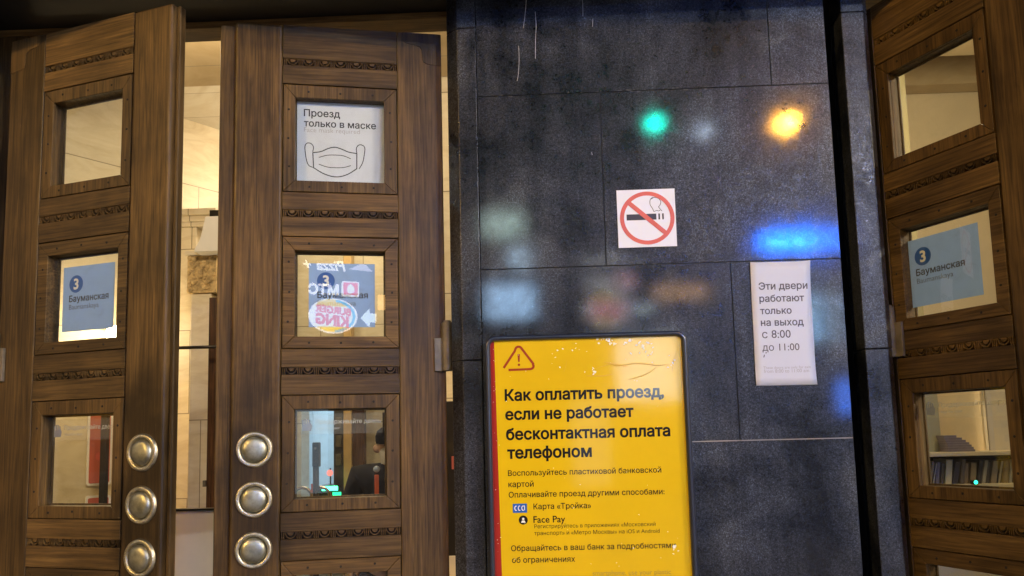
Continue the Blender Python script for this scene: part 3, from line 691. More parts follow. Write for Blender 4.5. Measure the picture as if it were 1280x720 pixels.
# ------------------------------------------------------------------ the vestibule behind the doors
def wall(name, mb, mat, label, loc=(0, 0, 0), rz=0):
    o = mb.build(name, mat); o.location = loc; o.rotation_euler = (0, 0, rz); return tag(o, label, 'wall')
struct('ceiling', MB().box(-7, 6, 4.45, 12.5, 2.64, 2.75), CEIL)
struct('entrance_soffit', MB().box(-7, 6, 2.88, 4.449, 2.196, 2.9), SOFFIT)
ang = math.atan2(.81, .59)
wall('vestibule_wall', MB().box(-3.2, .95, 0, .2, 0, 4.3), MARBLE, 'slanting cream marble wall seen through the gap and left panes', (-2.72, 6.0, GROUND + .03), ang)
wall('vestibule_wall', MB().box(-.95, 1.2, 0, .25, 0, 4.3), MARBLE, 'cream marble pier behind the hinge edge of the face mask door', (.30, 4.46, GROUND + .03))
bw = MB(); bw.box(-2.3, -2.18, 0, .25, 0, 4.3); bw.box(-1.64, 6, 0, .25, 0, 4.3); bw.box(-2.18, -1.64, 0, .25, 2.25, 4.3)
wall('vestibule_wall', bw, MARBLE_BACK, 'cream back wall behind the person in black', (0, 7.0, GROUND + .03))
wall('vestibule_wall', MB().box(-6.5, -4.4, 0, .2, 0, 4.3), MARBLE, 'dim cream wall at the far left inside the leftmost door', (0, 3.45, GROUND + .03))
wall('vestibule_wall', MB().box(1.6, 6, 0, .2, 0, 4.0), plain('cream_plaster', (.70, .57, .36), .6, var=.05, scale=2), 'plain cream wall seen through the wide open right door', (0, 5.2, GROUND + .03))
wall('vestibule_wall', MB().box(-.1, .1, 0, 2.6, 0, 4.0), plain('olive_plaster', (.50, .43, .22), .6, var=.05, scale=2), 'olive side wall left of the leaflets behind the right door', (2.25, 4.7, GROUND + .03), R(-6))
# pilaster with cornice
S = empty('stone_pilaster', (-2.585, 5.6, GROUND + .03), 0, 'cream stone pilaster with a cornice seen in the gap between the two left doors', 'pilaster')
MB().box(-.29, .035, 0, .5, 0, 3.27).build('shaft', MARBLE, S, bevel=.006)
MB().box(.055, .135, .02, .5, 0, 2.72).build('edge_strip', MARBLE_BACK, S, bevel=.004)
b = MB()
for i, (e, z0, z1) in enumerate(((.02, 3.272, 3.305), (.045, 3.306, 3.345), (.07, 3.346, 3.395))): b.box(-.30 - e, .14 + e, -e, .5, z0, z1)
b.build('cornice', MARBLE_BACK, S, bevel=.006)
# casing of the inner doors: carved block above a plain cream jamb
S = empty('inner_door_casing', (-2.36, 5.30, GROUND + .03), 0, 'cream jamb topped by a golden carved block in the gap between the left doors', 'door casing')
MB().box(-.085, .06, 0, .30, 0, 2.695).build('jamb', MARBLE_BACK, S, bevel=.004)
cb = MB().box(-.105, .10, -.02, .30, 2.70, 2.965); r3 = random.Random(11)
for _ in range(60):
    x_, z_ = r3.uniform(-.095, .09), r3.uniform(2.71, 2.955); rr = r3.uniform(.008, .022)
    cb.lathe([(rr, -.019), (rr * .8, -.019 - rr * .5), (rr * .3, -.019 - rr * .75), (.0005, -.019 - rr * .8)], 10, 'y', (x_, 0, z_))
cb.build('carved_block', CARVED, S)
MB().box(-.12, .115, -.04, .30, 2.967, 3.0).build('moulding', MARBLE_BACK, S, bevel=.005)
# loudspeaker over the casing
S = empty('loudspeaker', (-2.27, 5.16, 1.345), 0, 'white wedge shaped loudspeaker box above the carved block in the door gap', 'loudspeaker')
MB().prism([(-.055, .09), (-.02, .25), (.16, .25), (.16, .0), (-.095, .0), (-.095, .014)], 0, .14).build('cabinet', plain('white_lacquer', (.80, .78, .74), .4, var=.03), S, bevel=.004)
MB().box(.0, .12, .02, .12, .2515, .30).build('bracket', DARKMET, S, bevel=.003)
# inner wooden door with its closer arm
S = empty('inner_door', (-2.05, 4.90, GROUND + .03), R(8), 'dark wooden inner door edge in the gap between the two left doors', 'door')
b = MB(); b.box(-.085, -.01, 0, .05, 0, 2.585); b.box(.30, .42, 0, .05, 0, 2.585); b.box(-.0095, .2995, .002, .048, 2.4, 2.585); b.box(-.0095, .2995, .002, .048, .0, .8)
b.build('leaf', WOOD_IN, S, bevel=.004)
MB().box(-.0095, .2995, .022, .028, .8, 2.4).build('pane', GLASS, S)
MB().box(-.105, -.086, -.01, .02, 1.36, 1.40).build('latch_plate', STEEL, S, bevel=.002)
S = empty('tie_rod', (-2.15, 4.8, .627), 0, 'thin dark horizontal rod crossing the bright door gap', 'rod')
MB().tube((-.20, 0, 0), (.16, 0, 0), .0105, 14).build('bar', DARKMET, S, smooth=True)
b = MB().box(.161, .19, -.02, .02, -.03, .03); b.build('end_bracket', DARKMET, S, bevel=.003)
# low cream barrier
S = empty('barrier_panel', (-1.60, 4.0, GROUND + .03), 0, 'low plain cream barrier at the foot of the door gap', 'barrier')
MB().box(-.50, .16, 0, .05, 0, 1.285).build('panel', CREAM_PANEL, S, bevel=.004); MB().box(-.505, .165, -.005, .055, 1.2855, 1.295).build('top_trim', DARKMET, S)
# red notices and a black pole on the slanting wall
def wall_notice(s, z0, z1, label):
    o = empty('red_notice', (-2.72 + .59 * s + .008, 6.0 + .81 * s - .006, z0), ang, label, 'sign', 'red notices on the slanting marble wall')
    h = z1 - z0
    MB().prism(rrect(-.085, .085, 0, h, .02, 5), -.012, 0).build('border', WHITE, o)
    MB().prism(rrect(-.070, .070, .016, h - .016, .012, 5), -.0145, -.0121).build('panel', RED_PANEL, o)
    MB().disc(.0, h * .30, .030, -.016).build('emblem', INK_RED, o, fix=False)
wall_notice(-.725, -.26, .42, 'upper red notice with white border seen through the leftmost door')
wall_notice(-.725, -.98, -.33, 'lower red notice with white border seen through the leftmost door, mostly hidden')
S = empty('signal_pole', (-2.945, 5.12, GROUND + .03), 0, 'black square pole beside the red notices inside the leftmost door', 'pole')
MB().box(-.022, .020, 0, .04, 0.02, 2.02).build('post', BLACK, S, bevel=.003); MB().box(-.045, .045, -.01, .06, 1.84, 2.03).build('head', DARKMET, S, bevel=.004); MB().box(-.07, .07, -.03, .08, 0, .019).build('foot', DARKMET, S)

# hall beyond the back wall, lit cold
HALLW = plain('pale_hall_panel', (.66, .74, .82), .5, var=.05)
wall('hall_wall', MB().box(-4.5, 1.0, 0, .2, 0, 4.2), HALLW, 'pale bluish hall wall behind the ticket gate', (0, 10.6, GROUND + .03))
wall('hall_wall', MB().box(-.1, .1, 0, 3.2, 0, 4.2), HALLW, 'pale bluish side wall of the hall left of the ticket gate', (-3.2, 7.3, GROUND + .03))
S = empty('hall_lamp', (-2.25, 8.7, 2.50), 0, 'long cold white ceiling lamp in the hall', 'lamp')
MB().box(-.55, .55, -.15, .15, .06, .13).build('housing', WHITE, S); MB().box(-.53, .53, -.13, .13, .035, .059).build('diffuser', emit('cold_lamp_diffuser', (.62, .84, 1), 150), S)
# ticket gate with its reader pole
S = empty('ticket_gate', (-1.84, 6.55, GROUND + .03), 0, 'ticket gate with a glowing green light behind the lower door pane', 'ticket gate')
MB().box(-.14, .16, 0, .9, 0, .98).build('cabinet', plain('brushed_steel', (.55, .57, .58), .35, .8), S, bevel=.02)
MB().prism([(-.13, .981), (.15, .981), (.15, 1.20), (.10, 1.26), (-.05, 1.26), (-.13, 1.16)], .02, .30).build('reader', DARKMET, S, bevel=.01)
MB().box(-.02, .11, .005, .019, 1.215, 1.250).build('green_indicator', emit('green_indicator_glow', (.04, 1, .45), 14), S)
MB().box(.07, .14, .004, .019, 1.10, 1.20).build('green_arrow_display', emit('green_display_glow', (.02, .75, .30), 3), S)
MB().disc(.02, 1.36, .028, .10).build('red_indicator', emit('red_indicator_glow', (1, .25, .2), 1.6), S, fix=False)
MB().tube((.02, .12, 1.26), (.02, .12, 1.40), .006).build('stalk', DARKMET, S)
S = empty('reader_pole', (-1.693, 5.8, GROUND + .03), 0, 'slim black card reader pole in front of the ticket gate', 'reader pole')
MB().tube((0, 0, .02), (0, 0, 1.46), .023, 16).build('post', DARKMET, S, smooth=True); MB().box(-.022, .030, -.03, .03, 1.44, 1.625).build('head', DARKMET, S, bevel=.008); MB().disc(.004, 1.58, .010, -.031).build('lens', STEEL, S, fix=False); MB().lathe([(.10, 0), (.10, .015), (.03, .03)], 24, 'z').build('foot', DARKMET, S)
S = empty('guard_rail', (-1.93, 6.3, GROUND + .03), 0, 'low bent steel guard rail left of the reader pole', 'guard rail')
b = MB()
for x_ in (-.10, .05):
    pts = [(x_, 0, 0)] + [(x_ + .08 - .08 * math.cos(R(a)), 0, 1.18 + .08 * math.sin(R(a))) for a in range(0, 181, 30)] + [(x_ + .16, 0, 0)]
    for i in range(len(pts) - 1): b.tube(pts[i], pts[i + 1], .014, 10)
b.build('tube', plain('polished_steel', (.6, .5, .4), .25, .9), S)
MB().box(.06, .11, -.03, -.015, 1.22, 1.29).build('orange_label', ORANGE, S)
# portal between the vestibule and the hall: dark post, golden column, wooden jamb
S = empty('hall_door', (-1.745, 6.70, GROUND + .03), 0, 'dark hall door edge with hinges behind the lower pane', 'door')
MB().box(-.055, .045, 0, .06, 0, 2.23).build('stile', plain('grey_brown_metal', (.10, .095, .09), .4, .4), S, bevel=.004)
for z_ in (1.42, 1.58, 1.74): MB().box(-.03, .02, -.03, -.001, z_, z_ + .10).build('hinge', STEEL, S, bevel=.004)
S = empty('golden_column', (-1.66, 6.62, GROUND + .03), 0, 'golden lit slim column left of the person in black', 'column')
MB().box(-.035, .04, 0, .12, .0, 3.4).build('shaft', plain('golden_stone', (.62, .42, .18), .4, var=.1), S, bevel=.01)
S = empty('wooden_jamb', (-1.565, 6.60, GROUND + .03), 0, 'dark wooden jamb right of the golden column', 'door jamb')
b = MB().box(-.045, .055, 0, .10, 0, 2.2); b.box(-.045, .30, .0, .10, 2.2005, 2.45); b.build('board', WOOD_IN, S, bevel=.004)
S = empty('wall_cabinet', (-1.32, 6.90, .06), 0, 'small brown cabinet on the cream wall beside the cap', 'cabinet')
MB().box(-.09, .03, 0, .095, 0, .20).build('body', WOOD_IN, S, bevel=.004); MB().box(-.08, .02, -.012, -.001, .01, .19).build('lid', WOOD_IN, S, bevel=.003)

S = empty('narrow_cabinet', (-.46, 4.20, GROUND + .03), 0, 'dark narrow cabinet glimpsed in the slit beside the hinge of the face mask door', 'cabinet')
MB().box(-.16, .16, 0, .22, 0, 1.83).build('body', plain('almost_black_wood', (.02, .014, .01), .5), S, bevel=.004); MB().box(-.10, .06, -.012, -.001, .15, 1.0).build('pale_door', CREAM_PANEL, S, bevel=.002)
MB().box(-.02, .05, -.008, -.001, 1.46, 1.53).build('red_label', RED_PANEL, S)
# lamps of the vestibule
def point(name, loc, col, power, r, parent):
    l = bpy.data.lights.new(name, 'POINT'); l.energy = power * L_INT; l.color = col; l.shadow_soft_size = r
    o = bpy.data.objects.new(name, l); COL.objects.link(o); o.location = loc; o.parent = parent; return o
S = empty('wall_sconce', (-2.985, 5.30, .80), 0, 'bright globe sconce glowing behind the blue sheet of the leftmost door', 'lamp')
MB().lathe([(.001, -.065), (.033, -.057), (.057, -.033), (.065, 0), (.057, .033), (.033, .057), (.001, .065)], 24, 'z').build('globe', emit('sconce_globe_glow', (1, .80, .45), 45), S, smooth=True)
b = MB().tube((0, .05, -.13), (0, .32, -.16), .014); b.lathe([(.03, -.14), (.06, -.12), (.06, -.10)], 20, 'z'); b.build('bracket', DARKMET, S)
point('sconce_light', (.0, -.16, 0), (1, .76, .44), 8, .05, S)
def ceiling_lamp(loc, power, label):
    S = empty('ceiling_lamp', loc, 0, label, 'lamp', 'ceiling lamps of the vestibule')
    MB().lathe([(.001, .0), (.20, -.001), (.21, -.03), (.20, -.05)], 32, 'z').build('base', STEEL, S)
    MB().lathe([(.195, -.05), (.17, -.10), (.10, -.135), (.001, -.145)], 32, 'z').build('bowl', LAMPGLASS, S, smooth=True)
    point('lamp_light', (0, 0, -.30), (1, .83, .58), power, .14, S)
ceiling_lamp((-1.35, 5.9, 2.639), 52, 'bowl lamp on the vestibule ceiling above the ticket hall doors')
ceiling_lamp((-1.55, 3.25, 2.195), 85, 'bowl lamp on the soffit just inside the two left doors')
ceiling_lamp((2.35, 3.55, 2.195), 44, 'bowl lamp on the soffit inside the right doorway')

# ------------------------------------------------------------------ leaflets behind the right door
S = empty('leaflet_shelf', (2.36, 4.40, GROUND + .03), 0, 'cream two board shelf holding leaflets behind the wide open door', 'shelf')
z = lambda a: a - (GROUND + .03)
CB = plain('cream_shelf_board', (.66, .54, .34), .5, var=.06)
MB().box(-.36, .40, 0, .26, z(-.162), z(-.140)).build('upper_board', CB, S, bevel=.003)
MB().box(-.36, .40, 0, .26, z(-.345), z(-.318)).build('lower_board', CB, S, bevel=.003)
MB().box(-.38, -.361, 0, .26, 0, z(-.14)).build('side_panel', CB, S); MB().box(.401, .42, 0, .26, 0, z(-.14)).build('side_panel', CB, S)
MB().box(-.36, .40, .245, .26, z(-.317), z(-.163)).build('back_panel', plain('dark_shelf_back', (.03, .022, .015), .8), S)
MB().box(-.36, .40, .02, .04, 0.02, z(-.346)).build('front_panel', CB, S)
cols = [((.42, .40, .22), .5), ((.10, .075, .05), .5), ((.30, .22, .12), .5), ((.055, .045, .04), .45), ((.18, .15, .17), .5), ((.50, .44, .28), .5), ((.24, .17, .10), .5), ((.38, .33, .24), .5)]
LM = [plain('leaflet_paper_' + n, c, r, var=.12, scale=20) for n, (c, r) in zip(('olive', 'umber', 'tan', 'charcoal', 'slate', 'straw', 'brown', 'stone'), cols)]
rl = random.Random(21); x_ = 2.03; i = 0
words = ['pale olive', 'umber', 'tan', 'charcoal', 'slate', 'straw', 'brown', 'stone grey']
while x_ < 2.70:
    ci = [0, 1, 3, 2, 1, 6, 3, 4, 1, 5, 3, 1, 6, 2, 3, 7, 1, 2, 3, 6, 7, 1, 3, 2, 6][i % 25]
    th = rl.choice([.012, .016, .020, .030, .034 if ci in (0, 4, 5) else .02]); hh = rl.uniform(.118, .138); lean = rl.uniform(.12, .24)
    o = empty('leaflet', (x_, 4.43 + rl.uniform(0, .02), -.3178), 0, f'{words[ci]} leaflet leaning on the shelf behind the right door', 'leaflet', 'leaflets leaning on the shelf behind the right door')
    sk = lambda p_: (p_[0] + p_[1] * lean, p_[1])
    MB().prism([sk((0, 0)), sk((.0015, 0)), sk((.0015, hh)), sk((0, hh))], 0, .15).build('cover', LM[ci], o)
    MB().prism([sk((.0016, .001)), sk((th - .0016, .001)), sk((th - .0016, hh - .004)), sk((.0016, hh - .004))], .002, .148).build('pages', LM[7 if ci in (1, 3) and i % 3 == 0 else ci], o)
    MB().prism([sk((th - .0015, 0)), sk((th, 0)), sk((th, hh)), sk((th - .0015, hh))], 0, .15).build('cover', LM[ci], o)
    x_ += th + rl.uniform(.003, .012); i += 1
# several leaflets of one colour cannot be told apart by look alone: say where they stand
byc = {}
for o in [o for o in COL.objects if o.name.startswith('leaflet') and o.get('category') == 'leaflet']: byc.setdefault(o['label'], []).append(o)
ordn = ['first', 'second', 'third', 'fourth', 'fifth', 'sixth', 'seventh', 'eighth', 'ninth']
for lab, os_ in byc.items():
    os_.sort(key=lambda o: o.location.x); cw = lab.split(' leaflet')[0]
    for k_, o in enumerate(os_):
        o['label'] = f'{cw} leaflet behind the right door, {ordn[k_]} {cw} one from the left' if len(os_) > 1 else f'{cw} leaflet on the shelf behind the right door, the only {cw} one'
S = empty('charger', (2.40, 4.375, -.3178), 0, 'tiny charger with a green light at the front edge of the leaflet shelf', 'charger')
MB().box(-.016, .016, 0, .03, 0, .022).build('case', DARKMET, S, bevel=.003); MB().disc(0, .012, .0105, -.001, 16).build('green_light', emit('charger_green_glow', (.03, 1, .55), 5), S, fix=False)
# boards standing on the upper shelf and a pile of papers
def board(x0, x1, y, h, m, label):
    o = empty('display_board', ((x0 + x1) / 2, y, -.1397), 0, label, 'board', 'boards standing on the leaflet shelf')
    w = (x1 - x0) / 2
    MB().box(-w, w, 0, .012, 0, h).build('sheet', m, o, bevel=.001); MB().box(-w, w, -.002, -.0002, h - .012, h).build('top_edge', m, o)
board(2.14, 2.335, 4.58, .42, plain('olive_board', (.36, .33, .20), .6, var=.05), 'olive grey board at the left end of the leaflet shelf')
board(2.345, 2.60, 4.60, .40, plain('warm_cream_board', (.78, .58, .30), .6, var=.05), 'warm cream board between the two grey boards on the leaflet shelf')
board(2.61, 2.80, 4.58, .46, plain('taupe_board', (.30, .25, .18), .6, var=.05), 'taupe board at the right end of the leaflet shelf')
S = empty('paper_pile', (2.36, 4.47, -.1397), 0, 'sloping pile of grey papers on the leaflet shelf', 'papers')
for k_, (w_, dx) in enumerate(((.150, 0), (.145, -.002), (.136, -.004), (.126, -.006), (.112, -.010), (.095, -.014), (.070, -.018))):
    MB().box(-.045 + dx, -.045 + dx + w_, 0, .09, k_ * .0135, k_ * .0135 + .0128).build('bundle', LM[4], S, bevel=.001)
S = empty('right_wall_beam', (2.9, 4.75, 2.196), 0, 'tan beam crossing the cream wall above the right door pane', 'beam')
MB().box(-1.2, 1.6, .30, .44, .10, .43).build('body', SOFFIT, S)

# ------------------------------------------------------------------ the person in the vestibule
def skin_mesh(name, joints, edges, mat, parent, sub=2):
    me = bpy.data.meshes.new(name); me.from_pydata([j[0] for j in joints], edges, []); me.materials.append(mat)
    o = bpy.data.objects.new(name, me); COL.objects.link(o)
    md = o.modifiers.new('skin', 'SKIN'); md.use_smooth_shade = True
    for sv, j in zip(me.skin_vertices[0].data, joints):
        r = j[1]; sv.radius = (r, r) if isinstance(r, (int, float)) else r
    me.skin_vertices[0].data[0].use_root = True
    sb = o.modifiers.new('sub', 'SUBSURF'); sb.levels = sub; sb.render_levels = sub
    dg = bpy.context.evaluated_depsgraph_get(); dg.update()
    m2 = bpy.data.meshes.new_from_object(o.evaluated_get(dg)); o.modifiers.clear(); o.data = m2; o.parent = parent
    for p_ in m2.polygons: p_.use_smooth = True
    return o
H = empty('person', (-.935, 4.80, GROUND + .03), R(14), 'person in a black jacket, dark cap and pale face mask with an orange lanyard', 'person')
J = [((0, 0, .92), .12), ((0, .01, 1.10), .115), ((0, .01, 1.28), .13), ((0, .015, 1.40), .085), ((0, .005, 1.475), .052), ((0, -.01, 1.53), .060),
     ((.17, .01, 1.375), .052), ((.245, .02, 1.14), .040), ((.235, -.06, .92), .031), ((-.17, .01, 1.375), .052), ((-.245, .02, 1.14), .040), ((-.235, -.06, .92), .031),
     ((.095, 0, .82), .085), ((.105, -.01, .48), .058), ((.11, .02, .09), .040), ((.115, -.10, .035), .035), ((-.095, 0, .82), .085), ((-.105, -.01, .48), .058), ((-.11, .02, .09), .040), ((-.115, -.10, .035), .035)]
E = [(0, 1), (1, 2), (2, 3), (3, 4), (4, 5), (3, 6), (6, 7), (7, 8), (3, 9), (9, 10), (10, 11), (0, 12), (12, 13), (13, 14), (14, 15), (0, 16), (16, 17), (17, 18), (18, 19)]
for s_, wi in ((1, 8), (-1, 11)):                     # palms and five fingers each
    k0 = len(J); J.append(((s_ * .232, -.078, .875), (.030, .020))); E.append((wi, k0))
    for f_, (dx, L_) in enumerate(((.024, .062), (.008, .072), (-.008, .068), (-.022, .054))):
        J.append(((s_ * .232 + .4 * dx, -.085 + dx, .83), .0095)); J.append(((s_ * .228, -.088 + dx, .83 - L_ * .55), .0085)); J.append(((s_ * .220, -.082 + dx, .83 - L_), .0075))
        n_ = len(J); E += [(k0, n_ - 3), (n_ - 3, n_ - 2), (n_ - 2, n_ - 1)]
    J.append(((s_ * .215, -.115, .865), .011)); J.append(((s_ * .205, -.122, .835), .0095)); n_ = len(J); E += [(k0, n_ - 2), (n_ - 2, n_ - 1)]
# head as a shaped surface, joined to the body mesh below
body = skin_mesh('body', J, E, SKIN, H, 2)
hb = MB(); hc = (0, -.02, 1.585)
rows = []
for i in range(15):
    ph = math.pi * i / 14
    for k_ in range(24):
        a = 2 * math.pi * k_ / 24; x_ = .076 * math.sin(ph) * math.cos(a); y_ = .097 * math.sin(ph) * math.sin(a); z_ = .118 * math.cos(ph)
        if z_ < 0: x_ *= 1 - .28 * (-z_ / .118); y_ = y_ * (1 - .18 * (-z_ / .118)) - .012 * (-z_ / .118)
        fr_ = max(0, -math.sin(a)) * math.sin(ph)
        if fr_ > .9 and abs(x_) < .02: y_ -= .020 * math.exp(-((z_ + .018) / .022) ** 2) * (1 - abs(x_) / .03)        # nose
        y_ += .010 * math.exp(-((abs(x_) - .031) / .012) ** 2 - ((z_ - .012) / .013) ** 2) * (fr_ > .6)              # eye sockets
        rows.append((hc[0] + x_, hc[1] + y_, hc[2] + z_))
hb.add(rows, [(i * 24 + k_, i * 24 + (k_ + 1) % 24, (i + 1) * 24 + (k_ + 1) % 24, (i + 1) * 24 + k_) for i in range(14) for k_ in range(24)])
for s_ in (1, -1): hb.lathe([(.001, 0), (.018, .004), (.026, .010), (.020, .016), (.001, .012)], 14, 'y', (s_ * .078, -.02, 1.575))
ho = hb.build('head', SKIN, None, smooth=True)
bm = bmesh.new(); bm.from_mesh(body.data); bm.from_mesh(ho.data); bm.to_mesh(body.data); bm.free(); bpy.data.objects.remove(ho)
for p_ in body.data.polygons: p_.use_smooth = True
for s_ in (1, -1):
    MB().lathe([(.001, -.012), (.008, -.009), (.0115, -.002), (.010, .006)], 12, 'y', (s_ * .031, -.098, 1.597)).build('eye', DARKMET, H, smooth=True)
JJ = [((0, .0, .80), .155), ((0, .01, 1.00), .165), ((0, .01, 1.25), .175), ((0, .015, 1.41), .135), ((0, .008, 1.50), .085),
      ((.185, .01, 1.405), .090), ((.262, .02, 1.14), .068), ((.245, -.055, .93), .054), ((-.185, .01, 1.405), .090), ((-.262, .02, 1.14), .068), ((-.245, -.055, .93), .054)]
skin_mesh('jacket', JJ, [(0, 1), (1, 2), (2, 3), (3, 4), (3, 5), (5, 6), (6, 7), (3, 8), (8, 9), (9, 10)], CLOTH, H)
skin_mesh('trousers', [((0, 0, .90), .14), ((.098, 0, .80), .105), ((.107, -.01, .48), .080), ((.112, .02, .09), .068), ((-.098, 0, .80), .105), ((-.107, -.01, .48), .080), ((-.112, .02, .09), .068)], [(0, 1), (1, 2), (2, 3), (0, 4), (4, 5), (5, 6)], CLOTH, H)
for s_ in (1, -1): skin_mesh('shoe', [((s_ * .115, -.03, .04), .05), ((s_ * .118, -.13, .032), .042)], [(0, 1)], CLOTH, H)
cp = MB().lathe([(.084, .030), (.0895, .045), (.090, .075), (.080, .110), (.050, .132), (.001, .138)], 28, 'z', (0, 0, 0)); cp.v = [(x_, y_ * 1.18 - .02, z_ + 1.575) for x_, y_, z_ in cp.v]
cp.prism([(.075 * math.cos(R(a)), -.085 - .085 * math.sin(R(a))) for a in range(0, 181, 15)], 1.603, 1.612, 'z'); cp.build('cap', CLOTH, H, smooth=True)
fm = MB(); rows = []
for i in range(7):
    t_ = i / 6
    for k_ in range(13):
        a = R(-78 + 156 * k_ / 12); bul = math.sin(math.pi * t_)
        rows.append(((.072 - .014 * t_) * math.sin(a), -.02 - (.098 + .022 * bul * math.cos(a) - .012 * t_) * math.cos(a) , 1.580 - .098 * t_))
fm.add(rows, [(i * 13 + k_, i * 13 + k_ + 1, (i + 1) * 13 + k_ + 1, (i + 1) * 13 + k_) for i in range(6) for k_ in range(12)]).build('face_mask', MASKC, H, smooth=True)
MB().box(-.10, -.075, -.165, -.12, 1.30, 1.42).build('lanyard', ORANGE, H, bevel=.002)
MB().lathe([(.001, -.004), (.018, -.003), (.020, 0)], 16, 'y', (-.088, -.160, 1.455)).build('badge', plain('silver_badge', (.7, .7, .7), .3, .9), H)

# ------------------------------------------------------------------ the street behind the viewer (seen mirrored in granite, glass and knobs)
def street_lamp(x, y, zl, lean, mat, r, label):
    S = empty('street_lamp', (x, y, GROUND), 0, label, 'street lamp', 'street lamps facing the station')
    h = zl - GROUND
    MB().tube((lean, 0, 0), (lean, 0, h + .25), .09, 14, .05).build('pole', DARKMET, S, smooth=True)
    MB().tube((lean, 0, h + .25), (0, 0, h + .14), .035, 12).build('arm', DARKMET, S)
    MB().lathe([(.001, .16), (.18, .12), (.21, .02), (.20, .0), (.19, .02)], 24, 'z', (0, 0, h)).build('hood', DARKMET, S, smooth=True)
    MB().lathe([(.001, r), (r * .7, r * .7), (r, 0), (r * .7, -r * .7), (.001, -r)], 20, 'z', (0, 0, h - r * .6)).build('bulb', mat, S, smooth=True)
street_lamp(4.86, -9.0, 5.86, 1.6, emit('sodium_bulb', (1, .42, .04), L_ORANGE), .085, 'orange sodium street lamp across the pavement, mirrored in the pillar')
street_lamp(4.45, -14.0, 7.81, 1.2, emit('cool_bulb', (.62, .78, 1), L_COOL), .16, 'cold white street lamp in front of the shop building')
street_lamp(-7.4, -7.0, 4.7, -1.3, emit('amber_bulb', (1, .60, .17), L_LEFT), .14, 'amber street lamp at the kerb to the left of the entrance')
street_lamp(7.6, -7.6, 4.5, 1.3, emit('added_fill_bulb', (.80, .86, 1), L_FILL), .15, 'added unseen lilac white fill lamp at the kerb to the right')  # added lamp with no known source, brightens the pillar, signs and middle door
street_lamp(11.2, -3.3, 4.3, 1.4, emit('warm_bulb', (1, .78, .52), L_WARM), .13, 'warm street lamp on the pavement right of the entrance')
S = empty('traffic_light', (1.85, -6.0, GROUND), 0, 'traffic light hanging from a mast arm with its green lamp on', 'traffic light')
MB().tube((2.4, 0, 0), (2.4, 0, 7.0), .08, 14, .06).build('mast', DARKMET, S); MB().tube((2.4, 0, 6.9), (0, 0, 6.9), .045, 12).build('arm', DARKMET, S)
MB().box(-.16, .16, -.13, .10, 6.05, 6.95).build('housing', DARKMET, S, bevel=.02)
for z_, m_, n_ in ((6.26, emit('green_signal_glow', (.0, 1, .70), L_GREEN), 'green_lamp'), (6.53, plain('dark_amber_lens', (.10, .05, .01), .3), 'amber_lamp'), (6.80, plain('dark_red_lens', (.10, .01, .01), .3), 'red_lamp')):
    o = MB().lathe([(.001, .14), (.06, .135), (.10, .115), (.105, .101)], 20, 'y', (0, 0, z_)).build(n_, m_, S, smooth=True)
    o2 = MB()
    for k_ in range(12):
        a, b_ = R(15 * k_), R(15 * k_ + 15); o2.add([(.12 * math.cos(a), .101, z_ + .12 * math.sin(a)), (.12 * math.cos(b_), .101, z_ + .12 * math.sin(b_)), (.12 * math.cos(b_), .25, z_ + .12 * math.sin(b_)), (.12 * math.cos(a), .25, z_ + .12 * math.sin(a))], [(0, 1, 2, 3)])
    o2.build('visor', DARKMET, o)
# shop building across the street; its front faces +y
FY = -16.0
B = empty('shop_building', (0, FY, GROUND), R(180), 'grey shop building across the street with lit windows', 'building')
MB().box(-22, 18, .2, 3, 0, 15).build('wall', FACADE, B)
def bwin(x, z, w, h, mat, name='window'):
    x = -x; z -= GROUND                    # local x runs the other way
    f = MB()
    for (a, b_, c_, d_) in ((x - w / 2 - .08, x - w / 2, z - h / 2 - .08, z + h / 2 + .08), (x + w / 2, x + w / 2 + .08, z - h / 2 - .08, z + h / 2 + .08), (x - w / 2, x + w / 2, z - h / 2 - .08, z - h / 2), (x - w / 2, x + w / 2, z + h / 2, z + h / 2 + .08)): f.box(a, b_, .10, .26, c_, d_)
    fo = f.build(name, STEEL, B); MB().box(x - w / 2, x + w / 2, .15, .18, z - h / 2, z + h / 2).build('pane', mat, fo)
DIMW = plain('dark_window_pane', (.02, .022, .028), .08, bumps=0)
bwin(-.85, 6.05, 1.1, .75, emit('pale_green_window_light', (.66, .95, .85), 12))
bwin(-.42, 5.06, .55, .62, emit('pale_blue_window_light', (.55, .78, 1), 16))
bwin(-.72, 3.82, 1.35, 1.0, emit('cool_window_light', (.40, .66, 1), 20))
bwin(4.05, 3.95, 1.5, .45, emit('amber_window_light', (1, .55, .20), 7))
bwin(7.8, 3.1, 1.2, 1.3, emit('sky_blue_window_light', (.30, .62, 1), 14))
bwin(8.3, .9, .6, .9, emit('deep_blue_window_light', (.05, .2, 1), 34))
SHOPW = emit('shop_window_light', (.68, .82, 1), 9.5)
bwin(3.05, 1.85, 1.7, 1.8, SHOPW, 'shop_window'); bwin(1.42, -.15, 1.0, 2.4, emit('bluish_shop_window_light', (.66, .84, 1), 1.5), 'shop_window')
bwin(-4.5, .2, 2.6, 2.4, emit('warm_shop_window_light', (1, .80, .55), 2.5), 'shop_window'); bwin(11.5, .3, 3.0, 2.4, emit('white_shop_window_light', (.85, .92, 1), 5), 'shop_window')
for x_ in range(-17, 20, 3):
    for z_ in (7.6, 10.6): bwin(x_ + .5, z_, 1.2, 1.7, DIMW)
def facade_sign(name, x, z, label):
    return empty(name, (x, FY - .0, z), R(180), label, 'shop sign', 'lit shop signs across the street')
ES = 8.0
W_E = emit('white_sign_glow', (1, 1, 1), ES); R_E = emit('red_sign_glow', (.85, .02, .03), ES); Y_E = emit('yellow_sign_glow', (1, .72, .02), ES); B_E = emit('blue_sign_glow', (.05, .50, .80), ES); PK_E = emit('pink_sign_glow', (.95, .05, .14), ES)
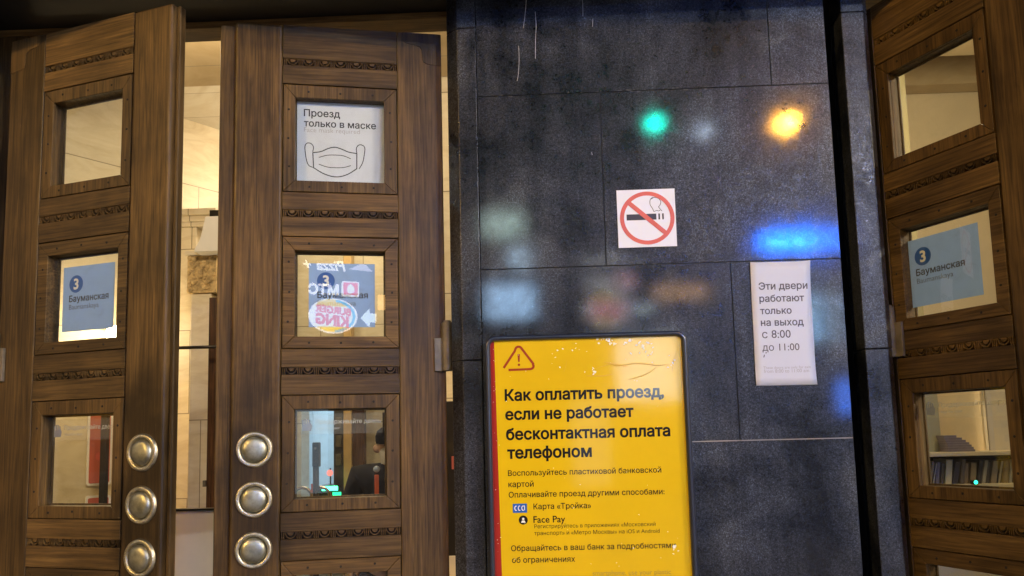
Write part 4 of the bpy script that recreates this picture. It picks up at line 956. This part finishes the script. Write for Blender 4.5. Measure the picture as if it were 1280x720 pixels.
# round burger sign: local x to the right as read from the station
S = facade_sign('burger_sign', 2.02, 3.47, 'round lit burger shop sign with red tilted letters, mirrored in the door pane')
b = MB().prism([(.69 * math.cos(R(a)), .50 * math.sin(R(a))) for a in range(0, 360, 8)], -.12, .18); b.build('case', DARKMET, S)
MB().disc(0, 0, .67, -.125, 48, .49).build('face', W_E, S, fix=False)
bun = MB()
bun.poly(arc(.04, .16, .50, .30, 20, 160, 16) + [(-.43, .27), (.45, .27)][:0] + [(-.40, .30), (.46, .36)][:0], -.130)
bun.poly(arc(.02, -.20, .44, .24, 200, 340, 16), -.130); bun.build('bun_shape', Y_E, S, fix=False)
MB().ribbon(arc(.03, 0, .60, .43, 100, 262, 24), .075, -.135).build('blue_swoosh', B_E, S, fix=False)
b = MB(); letters(b, 'BURGER', -.47, .02, -.14, width=.94, bold=.05, rise=.10, stretch=.95); letters(b, 'KING', -.40, -.30, -.14, width=.86, bold=.06, rise=.10, stretch=.95); b.build('lettering', R_E, S, fix=False)
S = facade_sign('phone_shop_sign', 2.05, 4.20, 'lit phone shop letters with a pink square egg emblem, mirrored in the door pane')
b = MB(); letters(b, 'МТС', -.12, -.12, -.06, width=.80, bold=.05); b.build('lettering', W_E, S, fix=False)
MB().prism(rrect(-.70, -.22, -.14, .28, .04, 4), -.05, .05).build('emblem_case', W_E, S); MB().prism(rrect(-.66, -.26, -.10, .24, .02, 4), -.058, -.0505).build('emblem_square', PK_E, S)
MB().poly([(-.46 + (.105 - .02 * math.sin(t_)) * math.cos(t_), .065 + .135 * math.sin(t_)) for t_ in [2 * math.pi * k_ / 28 for k_ in range(28)]], -.064).build('emblem_egg', W_E, S, fix=False)
MB().box(-.72, .72, -.02, .02, -.20, -.17).build('rail', DARKMET, S)
S = facade_sign('pizza_sign', 1.95, 4.86, 'slanted white pizza shop lettering with a slice shape, mirrored in the door pane')
letters(MB(), 'Pizza +', -.42, -.10, -.06, width=1.10, bold=.025, slant=.30).build('lettering', W_E, S, fix=False)
MB().poly([(-1.18, -.07), (-.50, -.04), (-.86, .13), (-.98, .12)], -.06).build('slice_shape', emit('dim_white_sign_glow', (.9, .88, 1), 5), S, fix=False)
MB().box(-1.2, .72, -.02, .02, -.20, -.17).build('rail', DARKMET, S)
S = facade_sign('arrow_sign', 3.02, 3.47, 'lit white arrow sign beside the round burger sign')
MB().prism([(.22, 0), (-.02, .25), (-.02, .12), (-.21, .12), (-.21, -.12), (-.02, -.12), (-.02, -.25)], -.06, .05).build('arrow', emit('cool_arrow_glow', (.80, .95, 1), ES), S)
S = facade_sign('blue_light_box', 7.35, 5.24, 'long glowing blue light box mirrored as a blue bar in the pillar')
MB().box(-1.10, 1.10, -.10, .15, -.22, .22).build('case', DARKMET, S); MB().box(-1.06, 1.06, -.115, -.101, -.19, .19).build('face', emit('blue_box_glow', (.005, .15, 1), L_BLUE), S)
